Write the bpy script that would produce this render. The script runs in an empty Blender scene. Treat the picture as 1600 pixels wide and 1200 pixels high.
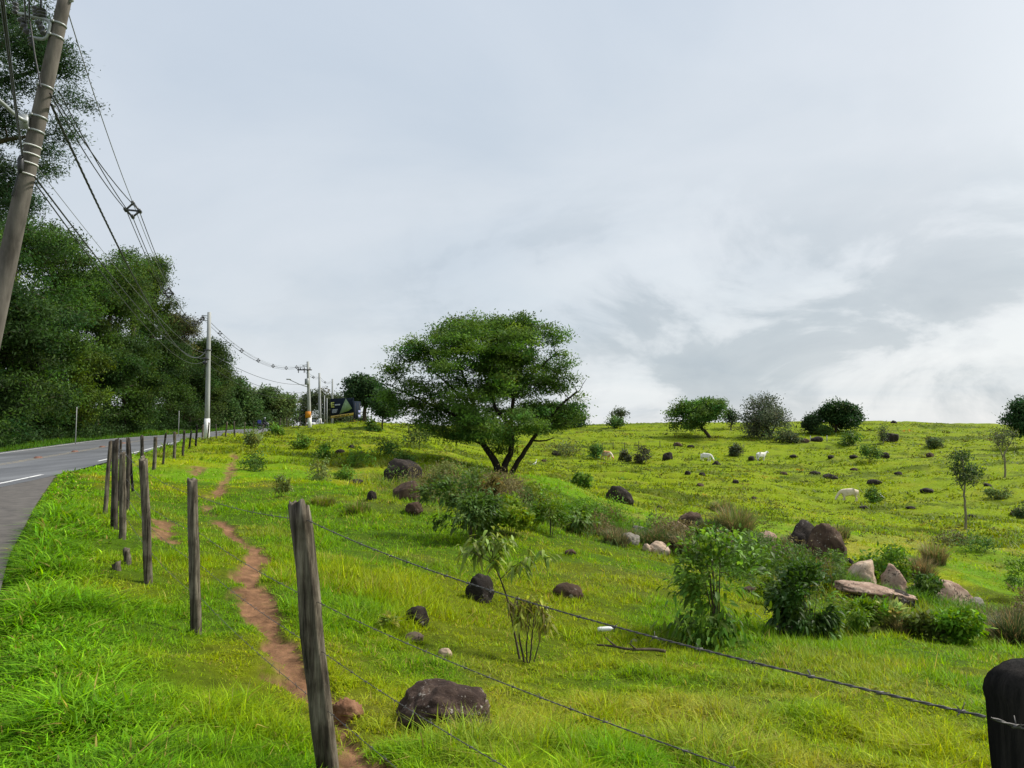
import bpy, bmesh, math
import numpy as np
from mathutils import Vector, Matrix

SC = bpy.context.scene
COL = SC.collection
R = np.random.default_rng(11)

# ------------------------------------------------------------------ camera
F = 1110.0; TH = math.atan(70/1110.0); EYE = 1.7
cT, sT = math.cos(TH), math.sin(TH)
def ray(px, py):
    x = (px-800)/F; y = (600-py)/F
    return np.array((x, cT-y*sT, sT+y*cT))
def P(px, py, Y):
    d = ray(px, py); s = Y/d[1]
    return np.array((d[0]*s, Y, EYE+d[2]*s))

# ------------------------------------------------------------------ noise
def _h(ix, iy, iz, seed):
    n = (ix*374761393 + iy*668265263 + iz*2147483647 + seed*974634777) & 0xffffffff
    n = ((n ^ (n >> 13))*1274126177) & 0xffffffff
    n = ((n ^ (n >> 16))*2246822519) & 0xffffffff
    return ((n ^ (n >> 15)) & 0xffffff)/float(0xffffff)
def vn2(x, y, seed=0):
    x = np.asarray(x, float); y = np.asarray(y, float)
    xi = np.floor(x).astype(np.int64); yi = np.floor(y).astype(np.int64)
    fx = x-xi; fy = y-yi
    fx = fx*fx*(3-2*fx); fy = fy*fy*(3-2*fy)
    a = _h(xi, yi, 0, seed); b = _h(xi+1, yi, 0, seed); c = _h(xi, yi+1, 0, seed); d = _h(xi+1, yi+1, 0, seed)
    return a+(b-a)*fx+(c-a)*fy+(a-b-c+d)*fx*fy
def fbm(x, y, o=4, seed=0):
    s = 0; a = .5; t = 0
    for k in range(o):
        s = s+a*vn2(x*2**k+k*17.3, y*2**k-k*9.1, seed+k); t += a; a *= .5
    return s/t
def vn3(p, seed=0):
    i = np.floor(p).astype(np.int64); f = p-i; f = f*f*(3-2*f)
    r = 0
    for dx in (0, 1):
        for dy in (0, 1):
            for dz in (0, 1):
                w = (f[:, 0] if dx else 1-f[:, 0])*(f[:, 1] if dy else 1-f[:, 1])*(f[:, 2] if dz else 1-f[:, 2])
                r = r+w*_h(i[:, 0]+dx, i[:, 1]+dy, i[:, 2]+dz, seed)
    return r
def fbm3(p, o=3, seed=0):
    s = 0; a = .5; t = 0
    for k in range(o):
        s = s+a*vn3(p*2**k+k*7.7, seed+k); t += a; a *= .5
    return s/t
def sstep(a, b, x):
    t = np.clip((x-a)/(b-a), 0, 1); return t*t*(3-2*t)

# ------------------------------------------------------------------ road layout (plan)
_yy = np.arange(-60, 320, .5)
def _sm(ys, xs, w=13):
    v = np.interp(_yy, ys, xs); k = np.ones(w)/w
    return np.convolve(np.pad(v, w//2, mode='edge'), k, 'valid')
_xr = _sm([-60, -20, 0, 5.7, 21.7, 40, 62, 68, 80, 100, 120, 140, 170, 250, 320], [-6.5, -7.5, -9.3, -10.4, -15.6, -21.6, -28.7, -30, -31.3, -32.4, -33.6, -36, -45, -80, -110])
_zr = _sm([-60, 25, 43, 62, 90, 105, 120, 140, 170, 320], [0, .02, .3, .66, 1.15, 1.6, 1.75, 1.9, 2.3, 2.6])
_xa = np.maximum(_sm([-60, 0, 2.5, 3.9, 5.7, 9.4, 15.7, 25], [-1.7, -1.7, -2.08, -2.76, -4.12, -6.58, -10.45, -16.0], 3)*(1) , -1e9)
_xa = np.where(_yy > 25, _xr+.5, np.maximum(_xa, _xr+.5))
ROADW = 8.2
def xr(Y): return np.interp(Y, _yy, _xr)
def zr(Y): return np.interp(Y, _yy, _zr)
def xa(Y): return np.interp(Y, _yy, _xa)

# ------------------------------------------------------------------ terrain
ctrl_px = [(0,1190,3.7),(250,1190,3.7),(515,1215,3.95),(700,1190,4.3),(1000,1190,4.6),(1300,1190,4.9),(1580,1190,5.2),
(690,1140,5.2),(305,990,6.9),(150,990,6.0),(230,915,8.5),(500,990,7.6),(190,850,10.6),(165,800,14),(560,900,11),(785,1025,8.6),
(1000,1060,8),(1120,1005,10.5),(1300,1060,8.3),(1550,1060,8.3),(1280,1000,12),(1550,1012,13),(750,938,11.5),(900,925,13),
(1000,950,12.5),(1100,925,15.5),(400,850,14),(330,808,19),(450,800,19.5),(600,850,16),(700,800,22),(850,850,18.5),(1000,870,20.5),
(1100,895,19.5),(1200,930,18),(1375,960,17),(1500,970,17.5),(1590,985,17),(1352,920,21),(1410,930,21.5),(1500,935,23),(1290,890,24.5),
(1200,855,27),(1150,845,28),(1030,855,24),(1080,820,31),(870,757,34),(800,765,31),(940,785,34),(960,830,27),(750,755,36),(640,755,33),
(500,760,28),(360,740,32),(241,733,33),(272,722,37),(286,715,42),(297,709,47),(306,700,53),(325,684,62),(360,705,50),(420,690,65),
(480,680,85),(484,672,93),(500,668.5,118),(560,660,115),(640,664,130),(540,690,75),(640,700,62),(560,720,46),(690,720,50),(650,690,70),
(785,742,50),(690,745,40),(730,712,80),(720,690,110),(700,672,150),(800,672,170),(836,728,85),(948,718,105),(1103,723,108),(1187,722,110),
(1325,782,66),(1508,830,42),(1570,750,75),(1400,855,32),(1250,830,36),(985,790,40),(1000,785,47),(1100,780,56),(1200,750,78),(1400,720,105),
(1590,720,95),(1108,684,150),(1195,684,150),(1310,677,155),(960,664,190),(1100,663,190),(1200,662,190),(1350,660,190),(1450,661,190),
(1590,666,180),(900,667,185),(960,673,290),(1350,673,290),(1600,675,280),(560,667,200),(400,669,190),(860,700,125),(1480,690,140),(1590,840,40),(1590,900,28)]
ctrl = [P(*c) for c in ctrl_px]
ctrl += [np.array(c, float) for c in [(0,0,0),(3,0,-.25),(0,-5,0),(-6,-6,0),(6,-6,-.4),(10,0,-1.3),(0,-30,0),(-30,-30,0),(30,-30,-3),
(40,10,-4.5),(80,20,-6),(25,12,-3.3),(-80,20,0),(-60,60,1.1),(-48,45,.6),(-80,100,2),(-60,130,2.5),(-120,60,1),(70,45,-5),(110,80,-3),(150,150,2),
(-90,200,4),(0,500,-6),(300,400,-6),(-300,400,2),(-400,0,0),(400,0,-10),(0,-400,0),(0,1500,-14),(1500,1000,-14),(-1500,1000,-6),(-1500,-500,-5),(1500,-500,-14),(0,-1500,-5)]]
for Yr in (-40, -10, 3, 10, 18, 26, 35, 45, 55, 65, 80, 95, 110, 125, 140, 165):
    for k in (0, .5, 1):
        ctrl.append(np.array((float(xr(Yr))-ROADW*k, Yr, float(zr(Yr)))))
ctrl = np.array(ctrl)
def _uv(X, Y):
    r = np.hypot(X, Y)
    return np.stack([np.arctan2(X, Y)*1.7, np.log(1+r/1.5)], -1)
def _phi(d2): return .5*d2*np.log(d2+1e-9)
_cuv = _uv(ctrl[:, 0], ctrl[:, 1]); _n = len(ctrl)
_d2 = ((_cuv[:, None]-_cuv[None])**2).sum(-1)
_A = np.zeros((_n+3, _n+3)); _A[:_n, :_n] = _phi(_d2)+np.eye(_n)*2e-4
_A[:_n, _n] = 1; _A[:_n, _n+1:] = _cuv; _A[_n, :_n] = 1; _A[_n+1:, :_n] = _cuv.T
_w = np.linalg.solve(_A, np.concatenate([ctrl[:, 2], np.zeros(3)]))
def Hbase(X, Y):
    X = np.asarray(X, float).ravel(); Y = np.asarray(Y, float).ravel(); out = np.empty(len(X))
    for i in range(0, len(X), 40000):
        q = _uv(X[i:i+40000], Y[i:i+40000])
        d2 = ((q[:, None]-_cuv[None])**2).sum(-1)
        out[i:i+40000] = _phi(d2)@_w[:_n]+_w[_n]+q@_w[_n+1:]
    return out
def poly_dist(X, Y, pts):
    d = np.full(np.shape(X), 1e9); pts = np.asarray(pts, float)
    for a, b in zip(pts[:-1, :2], pts[1:, :2]):
        ab = b-a; t = np.clip(((X-a[0])*ab[0]+(Y-a[1])*ab[1])/(ab@ab), 0, 1)
        d = np.minimum(d, np.hypot(X-a[0]-t*ab[0], Y-a[1]-t*ab[1]))
    return d
# worn footpath and bare patches (plan polylines from photo points)
def smooth_line(pts, n=12):
    pts = np.asarray(pts, float); t = np.arange(len(pts)); tt = np.linspace(0, len(pts)-1, (len(pts)-1)*n+1)
    out = np.stack([np.interp(tt, t, pts[:, k]) for k in range(pts.shape[1])], -1)
    k = np.ones(n)/n
    for c in range(out.shape[1]):
        out[:, c] = np.convolve(np.pad(out[:, c], (n//2, n-1-n//2), mode='edge'), k, 'valid')
    return out
PATH = smooth_line([P(620,1290,3.2), P(575,1185,4.4), P(505,1120,5.2), P(455,1050,6.4), P(415,985,7.8), P(380,925,9.9), P(408,880,11.9), P(372,842,14.2), P(335,808,18.6)])
PATH2 = smooth_line([P(335,808,18.6), P(330,790,21), P(345,765,26), P(356,745,31), P(362,728,36), P(368,712,46)])
SPOT = smooth_line([P(250,858,11.5), P(258,840,12.8), P(252,815,15.5)])
SPOT2 = smooth_line([P(305,740,31), P(310,728,34)])
GULLY = smooth_line([P(650,745,36), P(720,785,25), P(800,800,24), P(900,815,25), P(985,845,24), P(1100,860,23.5), P(1200,880,22.5), P(1300,925,20), P(1400,945,19.5), P(1500,960,19), P(1620,975,18)])
def path_mask(X, Y):
    j = (fbm(X*2.2, Y*2.2, 3, 5)-.5)
    d = poly_dist(X, Y, PATH)+j*.34+(fbm(X*7, Y*7, 2, 6)-.5)*.2
    m = 1-sstep(.09, .23, d)
    d2 = poly_dist(X, Y, PATH2)+j*.6
    m = np.maximum(m, .9*(1-sstep(.05, .32, d2))*sstep(.38, .6, fbm(X*.4, Y*.4, 2, 8)+.08))
    d3 = poly_dist(X, Y, SPOT)+j*.5
    m = np.maximum(m, (1-sstep(.05, .26, d3))*.9)
    m = np.maximum(m, (1-sstep(.1, .5, poly_dist(X, Y, SPOT2)+j*.6))*.8)
    return m
def paved(X, Y):   # 1 inside asphalt (road + apron)
    return ((X < xa(Y)) & (X > xr(Y)-ROADW) & (Y < 300) & (Y > -58)).astype(float)
def pave_soft(X, Y):
    return sstep(-.5, .12, xa(Y)-X)*sstep(-.6, .1, X-(xr(Y)-ROADW))*(Y < 300)*(Y > -58)
def Hfull(X, Y):
    X = np.asarray(X, float).ravel(); Y = np.asarray(Y, float).ravel(); r = np.hypot(X, Y)
    z = Hbase(X, Y)
    pv = pave_soft(X, Y)
    g = np.exp(-(poly_dist(X, Y, GULLY)/4)**2)
    b = (fbm(X*1.1, Y*1.1, 3, 21)-.5)*.14*sstep(1.0, 6, r)
    b += (fbm(X*.33, Y*.33, 3, 31)-.5)*.5*sstep(8, 30, r)
    b += (fbm(X*.11, Y*.11, 3, 41)-.5)*1.1*sstep(30, 75, r)
    b += (np.abs(fbm(X*.7, Y*.7, 3, 43)-.5)*-.9+.12)*.35*sstep(25, 60, r)*(1-sstep(170, 260, r))
    b += g*(fbm(X*.8, Y*.8, 2, 51)-.5)*.5+.55*np.exp(-(((X-2.1)/2.9)**2+((Y-31)/2.6)**2))
    b += (fbm(X*2.7, Y*2.7, 3, 57)-.5)*.11*sstep(1.5, 4, r)*(1-sstep(30, 50, r))
    b += (fbm(X*.13+fbm(X*.05, Y*.05, 2, 3)*3, Y*.55, 4, 58)-.5)*1.0*sstep(35, 70, r)*(1-sstep(180, 260, r))
    z = z+b*(1-pv)-path_mask(X, Y)*.06
    z = z*(1-pv)+np.minimum(z, zr(Y)+(0))*pv
    z = z*(1-pv)+(zr(Y)-.06)*pv
    return z
_th = np.concatenate([np.linspace(-180, -60, 90, endpoint=False), np.linspace(-60, -42, 110, endpoint=False), np.linspace(-42, 42, 900, endpoint=False), np.linspace(42, 60, 70, endpoint=False), np.linspace(60, 180, 91)])*math.pi/180
_lr = np.concatenate([np.linspace(math.log(.5), math.log(300), 560), np.linspace(math.log(330), math.log(6000), 26)])
_TT, _RR = np.meshgrid(_th, np.exp(_lr), indexing='xy')
GX = (_RR*np.sin(_TT)).ravel(); GY = (_RR*np.cos(_TT)).ravel()
GZ = Hfull(GX, GY)
NTH = len(_th); NR = len(_lr)
_GZ = GZ.reshape(NR, NTH)
def gz(X, Y):
    X = np.asarray(X, float); Y = np.asarray(Y, float)
    ti = np.interp(np.arctan2(X, Y), _th, np.arange(NTH)); ri = np.interp(np.log(np.hypot(X, Y)+1e-9), _lr, np.arange(NR))
    t0 = np.clip(ti.astype(int), 0, NTH-2); r0 = np.clip(ri.astype(int), 0, NR-2); a = ti-t0; b = ri-r0
    return _GZ[r0, t0]*(1-a)*(1-b)+_GZ[r0, t0+1]*a*(1-b)+_GZ[r0+1, t0]*(1-a)*b+_GZ[r0+1, t0+1]*a*b
_yst = np.exp(np.linspace(math.log(1.2), math.log(420), 5000))
def hit(px, py):
    d = ray(px, py); X = d[0]/d[1]*_yst; Z = EYE+d[2]/d[1]*_yst
    k = np.nonzero(Z < gz(X, _yst))[0]
    Y = _yst[k[0]] if len(k) else 190.
    X = d[0]/d[1]*Y
    return np.array((X, Y, float(gz(X, Y))))
def at(px, py, Y=None):
    if Y is None: return hit(px, py)
    d = ray(px, py); X = d[0]/d[1]*Y
    return np.array((X, Y, float(gz(X, Y))))

# ------------------------------------------------------------------ mesh helpers
class MB:
    def __init__(s): s.V = []; s.Q = []; s.T = []; s.C = []; s.n = 0
    def add(s, V, Q=None, T=None, C=None):
        V = np.asarray(V, float).reshape(-1, 3)
        if Q is not None and len(Q): s.Q.append(np.asarray(Q, np.int64).reshape(-1, 4)+s.n)
        if T is not None and len(T): s.T.append(np.asarray(T, np.int64).reshape(-1, 3)+s.n)
        s.V.append(V); s.n += len(V)
        if C is not None:
            C = np.asarray(C, float)
            s.C.append(np.broadcast_to(C, (len(V), 3)) if C.ndim == 1 else C)
    def build(s, name, mat, parent=None, smooth=False, off=(0, 0, 0)):
        V = np.concatenate(s.V)-np.asarray(off, float)
        Q = np.concatenate(s.Q) if s.Q else np.zeros((0, 4), np.int64)
        T = np.concatenate(s.T) if s.T else np.zeros((0, 3), np.int64)
        me = bpy.data.meshes.new(name)
        me.vertices.add(len(V)); me.vertices.foreach_set('co', V.astype(np.float32).ravel())
        me.loops.add(len(Q)*4+len(T)*3)
        me.loops.foreach_set('vertex_index', np.concatenate([Q.ravel(), T.ravel()]).astype(np.int32))
        me.polygons.add(len(Q)+len(T))
        me.polygons.foreach_set('loop_start', np.concatenate([np.arange(len(Q))*4, len(Q)*4+np.arange(len(T))*3]).astype(np.int32))
        if smooth: me.polygons.foreach_set('use_smooth', np.ones(len(Q)+len(T), bool))
        me.update(calc_edges=True)
        if s.C:
            C = np.concatenate(s.C); C = np.concatenate([C, np.ones((len(C), 1))], 1)
            me.color_attributes.new('Col', 'FLOAT_COLOR', 'POINT').data.foreach_set('color', C.astype(np.float32).ravel())
        if mat: me.materials.append(mat)
        o = bpy.data.objects.new(name, me); COL.objects.link(o)
        if parent: o.parent = parent
        return o
    def box(s, c, d, rot=None, C=None):
        v = np.array([(x, y, z) for x in (-.5, .5) for y in (-.5, .5) for z in (-.5, .5)])*np.asarray(d, float)
        if rot is not None: v = v@np.asarray(rot).T
        s.add(v+np.asarray(c, float), [(0, 1, 3, 2), (4, 6, 7, 5), (0, 4, 5, 1), (2, 3, 7, 6), (0, 2, 6, 4), (1, 5, 7, 3)], C=C); return s
    def tube(s, pts, rad, n=8, caps=True, C=None):
        pts = np.asarray(pts, float); m = len(pts); rad = np.broadcast_to(np.asarray(rad, float), (m,))
        t = np.gradient(pts, axis=0); t /= np.linalg.norm(t, axis=1, keepdims=True)+1e-12
        u = np.cross(t[0], (0, 0, 1.)) if abs(t[0][2]) < .9 else np.cross(t[0], (0, 1., 0))
        u /= np.linalg.norm(u); U = []
        for k in range(m):
            u = u-t[k]*(u@t[k]); u = u/(np.linalg.norm(u)+1e-12); U.append(u)
        U = np.array(U); W = np.cross(t, U); a = np.arange(n)/n*2*math.pi
        V = pts[:, None]+rad[:, None, None]*(np.cos(a)[None, :, None]*U[:, None]+np.sin(a)[None, :, None]*W[:, None])
        i = np.arange(n); j = (i+1) % n; k = np.arange(m-1)[:, None]*n
        Q = np.stack([k+i, k+j, k+n+j, k+n+i], -1).reshape(-1, 4)
        V = V.reshape(-1, 3); T = []
        if caps:
            V = np.concatenate([V, pts[:1], pts[-1:]]); b = m*n
            T = [(b, int(j[q]), int(i[q])) for q in range(n)]+[(b+1, (m-1)*n+int(i[q]), (m-1)*n+int(j[q])) for q in range(n)]
        s.add(V, Q, T, C); return s
    def lathe(s, prof, c=(0, 0, 0), n=16, axis=None, C=None):   # prof: (r, h) pairs
        c = np.asarray(c, float); prof = np.asarray(prof, float)
        ax = np.array(axis if axis is not None else (0, 0, 1.), float); ax /= np.linalg.norm(ax)
        u = np.cross(ax, (0, 1., 0)) if abs(ax[1]) < .9 else np.cross(ax, (1., 0, 0)); u /= np.linalg.norm(u); w = np.cross(ax, u)
        a = np.arange(n)/n*2*math.pi
        V = c+prof[:, 1][:, None, None]*ax+prof[:, 0][:, None, None]*(np.cos(a)[None, :, None]*u+np.sin(a)[None, :, None]*w)
        m = len(prof); i = np.arange(n); j = (i+1) % n; k = np.arange(m-1)[:, None]*n
        Q = np.stack([k+i, k+j, k+n+j, k+n+i], -1).reshape(-1, 4)
        V = np.concatenate([V.reshape(-1, 3), [c+ax*prof[0, 1], c+ax*prof[-1, 1]]]); b = m*n
        T = [(b, int(j[q]), int(i[q])) for q in range(n)]+[(b+1, (m-1)*n+int(i[q]), (m-1)*n+int(j[q])) for q in range(n)]
        s.add(V, Q, T, C); return s
def tag(o, label=None, cat=None, group=None, kind=None):
    if label: o['label'] = label
    if cat: o['category'] = cat
    if group: o['group'] = group
    if kind: o['kind'] = kind
    return o
def thing(name, loc, label, cat, group=None):
    o = bpy.data.objects.new(name, None); COL.objects.link(o); o.location = tuple(float(v) for v in loc); o.empty_display_size = .2
    return tag(o, label, cat, group)
def rotz(a): c, s = math.cos(a), math.sin(a); return np.array(((c, -s, 0), (s, c, 0), (0, 0, 1)))

# ------------------------------------------------------------------ materials
def nt(name):
    m = bpy.data.materials.new(name); m.use_nodes = True; t = m.node_tree; t.nodes.clear()
    out = t.nodes.new('ShaderNodeOutputMaterial'); return m, t, out
def N(t, typ, **kw):
    n = t.nodes.new('ShaderNode'+typ)
    for k, v in kw.items():
        if k in n.inputs: n.inputs[k].default_value = v
        else: setattr(n, k, v)
    return n
def L(t, a, b): t.links.new(a, b)
def ramp(t, fac, stops):
    r = N(t, 'ValToRGB'); e = r.color_ramp.elements
    while len(e) < len(stops): e.new(.5)
    for q, (p, c) in zip(e, stops): q.position = p; q.color = (*c, 1) if len(c) == 3 else c
    L(t, fac, r.inputs[0]); return r.outputs[0]
def paint(name, col, rough=.6, var=.15, scale=8, metal=0., bump=.0, stretch=None):
    m, t, out = nt(name); p = N(t, 'BsdfPrincipled', Roughness=rough, Metallic=metal)
    if rough > .9: p.inputs['Specular IOR Level'].default_value = .08
    tc = N(t, 'TexCoord'); mp = N(t, 'Mapping'); L(t, tc.outputs['Object'], mp.inputs[0])
    if stretch: mp.inputs['Scale'].default_value = stretch
    no = N(t, 'TexNoise', Scale=scale, Detail=6., Roughness=.6); L(t, mp.outputs[0], no.inputs['Vector'])
    c = np.array(col)
    L(t, ramp(t, no.outputs[0], [(.3, tuple(c*(1-var))), (.7, tuple(np.minimum(c*(1+var), 1)))]), p.inputs['Base Color'])
    if bump:
        b = N(t, 'Bump', Strength=bump, Distance=.02); L(t, no.outputs[0], b.inputs['Height']); L(t, b.outputs[0], p.inputs['Normal'])
    L(t, p.outputs[0], out.inputs[0]); return m
def leaf_mat(name, trans=.35, rough=.5, spec=.3, upn=0.):
    m, t, out = nt(name); a = N(t, 'Attribute', attribute_name='Col')
    p = N(t, 'BsdfPrincipled', Roughness=rough); p.inputs['Specular IOR Level'].default_value = spec
    tr = N(t, 'BsdfTranslucent'); mx = N(t, 'MixShader'); mx.inputs[0].default_value = trans
    L(t, a.outputs['Color'], p.inputs['Base Color'])
    hs = N(t, 'HueSaturation', Hue=.488, Saturation=1.1, Value=1.25); L(t, a.outputs['Color'], hs.inputs['Color']); L(t, hs.outputs[0], tr.inputs[0])
    if upn:
        g = N(t, 'NewGeometry'); v = N(t, 'Mix', data_type='VECTOR'); v.inputs[0].default_value = upn
        L(t, g.outputs['Normal'], v.inputs[4]); v.inputs[5].default_value = (0, 0, 1)
        nn = N(t, 'VectorMath', operation='NORMALIZE'); L(t, v.outputs[1], nn.inputs[0])
        L(t, nn.outputs[0], p.inputs['Normal'])
    L(t, p.outputs[0], mx.inputs[1]); L(t, tr.outputs[0], mx.inputs[2]); L(t, mx.outputs[0], out.inputs[0]); return m
def rock_mat(name, c1, c2, lichen=None, lthr=.62, scale=3.):
    m, t, out = nt(name); p = N(t, 'BsdfPrincipled', Roughness=.9); p.inputs['Specular IOR Level'].default_value = .2
    tc = N(t, 'TexCoord'); n1 = N(t, 'TexNoise', Scale=scale, Detail=9., Roughness=.65, Distortion=.6); L(t, tc.outputs['Object'], n1.inputs[0])
    c = ramp(t, n1.outputs[0], [(.32, tuple(np.array(c1)*.55)), (.48, c1), (.66, c2)])
    if lichen is not None:
        n2 = N(t, 'TexNoise', Scale=scale*4.5, Detail=5., Roughness=.6); L(t, tc.outputs['Object'], n2.inputs[0])
        n3 = N(t, 'TexNoise', Scale=scale*.9, Detail=2.); L(t, tc.outputs['Object'], n3.inputs[0])
        ad = N(t, 'Math', operation='MULTIPLY_ADD'); L(t, n3.outputs[0], ad.inputs[0]); ad.inputs[1].default_value = .35; L(t, n2.outputs[0], ad.inputs[2])
        f = ramp(t, ad.outputs[0], [(lthr+.1, (0, 0, 0)), (lthr+.16, (1, 1, 1))])
        mx = N(t, 'Mix', data_type='RGBA'); L(t, f, mx.inputs[0]); L(t, c, mx.inputs[6]); mx.inputs[7].default_value = (*lichen, 1); c = mx.outputs[2]
    L(t, c, p.inputs['Base Color'])
    n4 = N(t, 'TexNoise', Scale=scale*7, Detail=8., Roughness=.7); L(t, tc.outputs['Object'], n4.inputs[0])
    b = N(t, 'Bump', Strength=.7, Distance=.03); L(t, n4.outputs[0], b.inputs['Height']); L(t, b.outputs[0], p.inputs['Normal'])
    L(t, p.outputs[0], out.inputs[0]); return m
def wood_mat(name, c1, c2, c3):
    m, t, out = nt(name); p = N(t, 'BsdfPrincipled', Roughness=.9); p.inputs['Specular IOR Level'].default_value = .15
    tc = N(t, 'TexCoord'); mp = N(t, 'Mapping'); mp.inputs['Scale'].default_value = (1, 1, .07); L(t, tc.outputs['Object'], mp.inputs[0])
    n1 = N(t, 'TexNoise', Scale=26., Detail=8., Roughness=.7, Distortion=.3); L(t, mp.outputs[0], n1.inputs[0])
    n2 = N(t, 'TexNoise', Scale=5., Detail=4.); L(t, tc.outputs['Object'], n2.inputs[0])
    c = ramp(t, n1.outputs[0], [(.34, c1), (.47, c2), (.62, c3)])
    d = ramp(t, n2.outputs[0], [(.4, (.35, .33, .3)), (.56, (1, 1, 1))])
    mx = N(t, 'Mix', data_type='RGBA', blend_type='MULTIPLY'); mx.inputs[0].default_value = .75; L(t, c, mx.inputs[6]); L(t, d, mx.inputs[7])
    L(t, mx.outputs[2], p.inputs['Base Color'])
    b = N(t, 'Bump', Strength=.9, Distance=.015); L(t, n1.outputs[0], b.inputs['Height']); L(t, b.outputs[0], p.inputs['Normal'])
    L(t, p.outputs[0], out.inputs[0]); return m
M = {}
M['leaf'] = leaf_mat('foliage', .35, .6, .12, .3)
M['broad'] = leaf_mat('broad_leaf', .38, .5, .2)
M['grass'] = leaf_mat('grass_blade', .42, .55, .12, .25)
M['bark'] = paint('bark', (.075, .06, .045), .95, .5, 6, bump=.6, stretch=(1, 1, .3))
M['bark_dark'] = paint('dark_bark', (.03, .025, .02), .95, .5, 6, bump=.6, stretch=(1, 1, .3))
M['bark_pale'] = paint('pale_bark', (.22, .19, .14), .95, .4, 8, bump=.5, stretch=(1, 1, .3))
M['wood'] = wood_mat('weathered_post_wood', (.014, .012, .009), (.10, .083, .062), (.235, .205, .155))
M['wood_dark'] = wood_mat('dark_post_wood', (.008, .007, .006), (.045, .038, .03), (.14, .12, .095))
M['wood_black'] = wood_mat('black_and_backlit_post_wood', (.003, .003, .003), (.012, .011, .01), (.035, .03, .027))  # black sticks, plus the right-edge post's backlit shade put into its colour
M['concrete'] = paint('pole_concrete', (.125, .112, .098), .95, .5, 6, bump=.5, stretch=(1, 1, .25))
M['concrete_grey'] = paint('pole_concrete_grey', (.33, .34, .33), .9, .18, 3, stretch=(1, 1, .25))
M['white'] = paint('white_paint', (.78, .78, .76), .6, .08)
M['steel'] = paint('galvanised_steel', (.3, .32, .32), .45, .12, 14, metal=.3)
M['insul'] = paint('grey_insulator', (.05, .05, .055), .35, .15)
M['black'] = paint('black_cable', (.015, .016, .018), .5, .2)
M['alu'] = paint('bare_conductor', (.2, .21, .22), .5, .2)
M['wire'] = paint('barbed_wire_steel', (.09, .085, .08), .6, .35, 30, metal=.3)
M['rock_dark'] = rock_mat('dark_rock', (.022, .017, .014), (.06, .046, .036), (.25, .23, .2), .72)
M['rock_lichen'] = rock_mat('lichen_rock', (.045, .028, .021), (.115, .078, .058), (.34, .3, .26), .685, 7.)
M['rock_brown'] = rock_mat('brown_rock', (.065, .04, .026), (.13, .085, .055), (.3, .27, .22), .72)
M['rock_tan'] = rock_mat('tan_rock', (.42, .31, .22), (.6, .48, .36), (.1, .08, .06), .70)
M['rock_pink'] = rock_mat('pinkish_rock', (.30, .2, .145), (.48, .36, .27), (.09, .065, .05), .64)
M['rock_grey'] = rock_mat('grey_rock', (.2, .18, .15), (.34, .31, .26), (.09, .075, .06), .69)
M['earth'] = rock_mat('red_earth', (.2, .1, .055), (.34, .19, .11), None)

# ------------------------------------------------------------------ colours of the pasture (real plant colours, by place)
LUSH = np.array((.15, .33, .005)); YEL = np.array((.315, .385, .005)); DRY = np.array((.40, .33, .08)); DARK = np.array((.075, .115, .012)); VERGE = np.array((.125, .285, .008)); FAR = np.array((.27, .36, .005))
def pasture(X, Y):
    r = np.hypot(X, Y)[:, None]
    n1 = fbm(X*.28, Y*.28, 4, 61)[:, None]; n2 = fbm(X*.9+9, Y*.9, 3, 62)[:, None]; n3 = fbm(X*.55-4, Y*.55+7, 3, 63)[:, None]
    c = LUSH+(YEL-LUSH)*sstep(.42, .66, n1*.6+n2*.4)
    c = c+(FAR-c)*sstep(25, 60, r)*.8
    c = c+(DRY-c)*sstep(.56, .74, n3)*.42*(1-.5*sstep(40, 80, r))
    n4 = fbm(X*.10+3, Y*.34, 4, 64)[:, None]
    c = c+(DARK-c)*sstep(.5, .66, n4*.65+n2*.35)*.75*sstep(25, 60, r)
    v = verge(X, Y)[:, None]; c = c+(VERGE*(.8+.6*n2)-c)*v*.85
    g = np.exp(-(poly_dist(X, Y, GULLY)/3.2)**2)[:, None]
    c = c+(np.array((.15, .17, .03))*(.6+.8*n2)-c)*g*.75
    fl = (fence_side(X, Y)*sstep(3, 9, Y))[:, None]
    c = c+(np.array((.16, .26, .014))-c)*.35*(1-v)*(1-sstep(20, 30, r))*fl
    return c
def verge(X, Y):
    d = X-xa(Y)
    return (1-sstep(.35, 1.5, d+(fbm(X*.8, Y*.8, 2, 71)-.5)*1.1))*(Y < 60)*(d > -.5)
def fence_side(X, Y): return np.ones_like(X)

mb = MB()
i = np.arange(NTH-1); k = (np.arange(NR-1)*NTH)[:, None]
Q = np.stack([k+i, k+NTH+i, k+NTH+i+1, k+i+1], -1).reshape(-1, 4)
pm = path_mask(GX, GY)[:, None]
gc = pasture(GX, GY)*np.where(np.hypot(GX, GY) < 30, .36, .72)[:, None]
gn = fbm(GX*5, GY*5, 3, 77)[:, None]
soil = np.array((.215, .118, .066))*(.35+.75*gn+.6*fbm(GX*15, GY*15, 2, 78)[:, None])
gc = gc+(soil-gc)*pm
edge = (paved(GX, GY)*(1-0))[:, None]; gc = gc+(np.array((.1, .085, .065))-gc)*edge
mb.add(np.stack([GX, GY, GZ], -1), Q, None, gc)
V0 = np.stack([GX[:NTH], GY[:NTH], GZ[:NTH]], -1)
mb.add(np.concatenate([[(0, 0, float(Hbase([0.], [0.01])[0]))], V0]), None, [(0, q+2, q+1) for q in range(NTH-1)], np.array((.06, .12, .02)))
m, t, out = nt('pasture_ground'); p = N(t, 'BsdfPrincipled', Roughness=.95); p.inputs['Specular IOR Level'].default_value = .1
a = N(t, 'Attribute', attribute_name='Col'); tc = N(t, 'TexCoord')
n1 = N(t, 'TexNoise', Scale=6., Detail=10., Roughness=.7); L(t, tc.outputs['Object'], n1.inputs[0])
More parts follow.
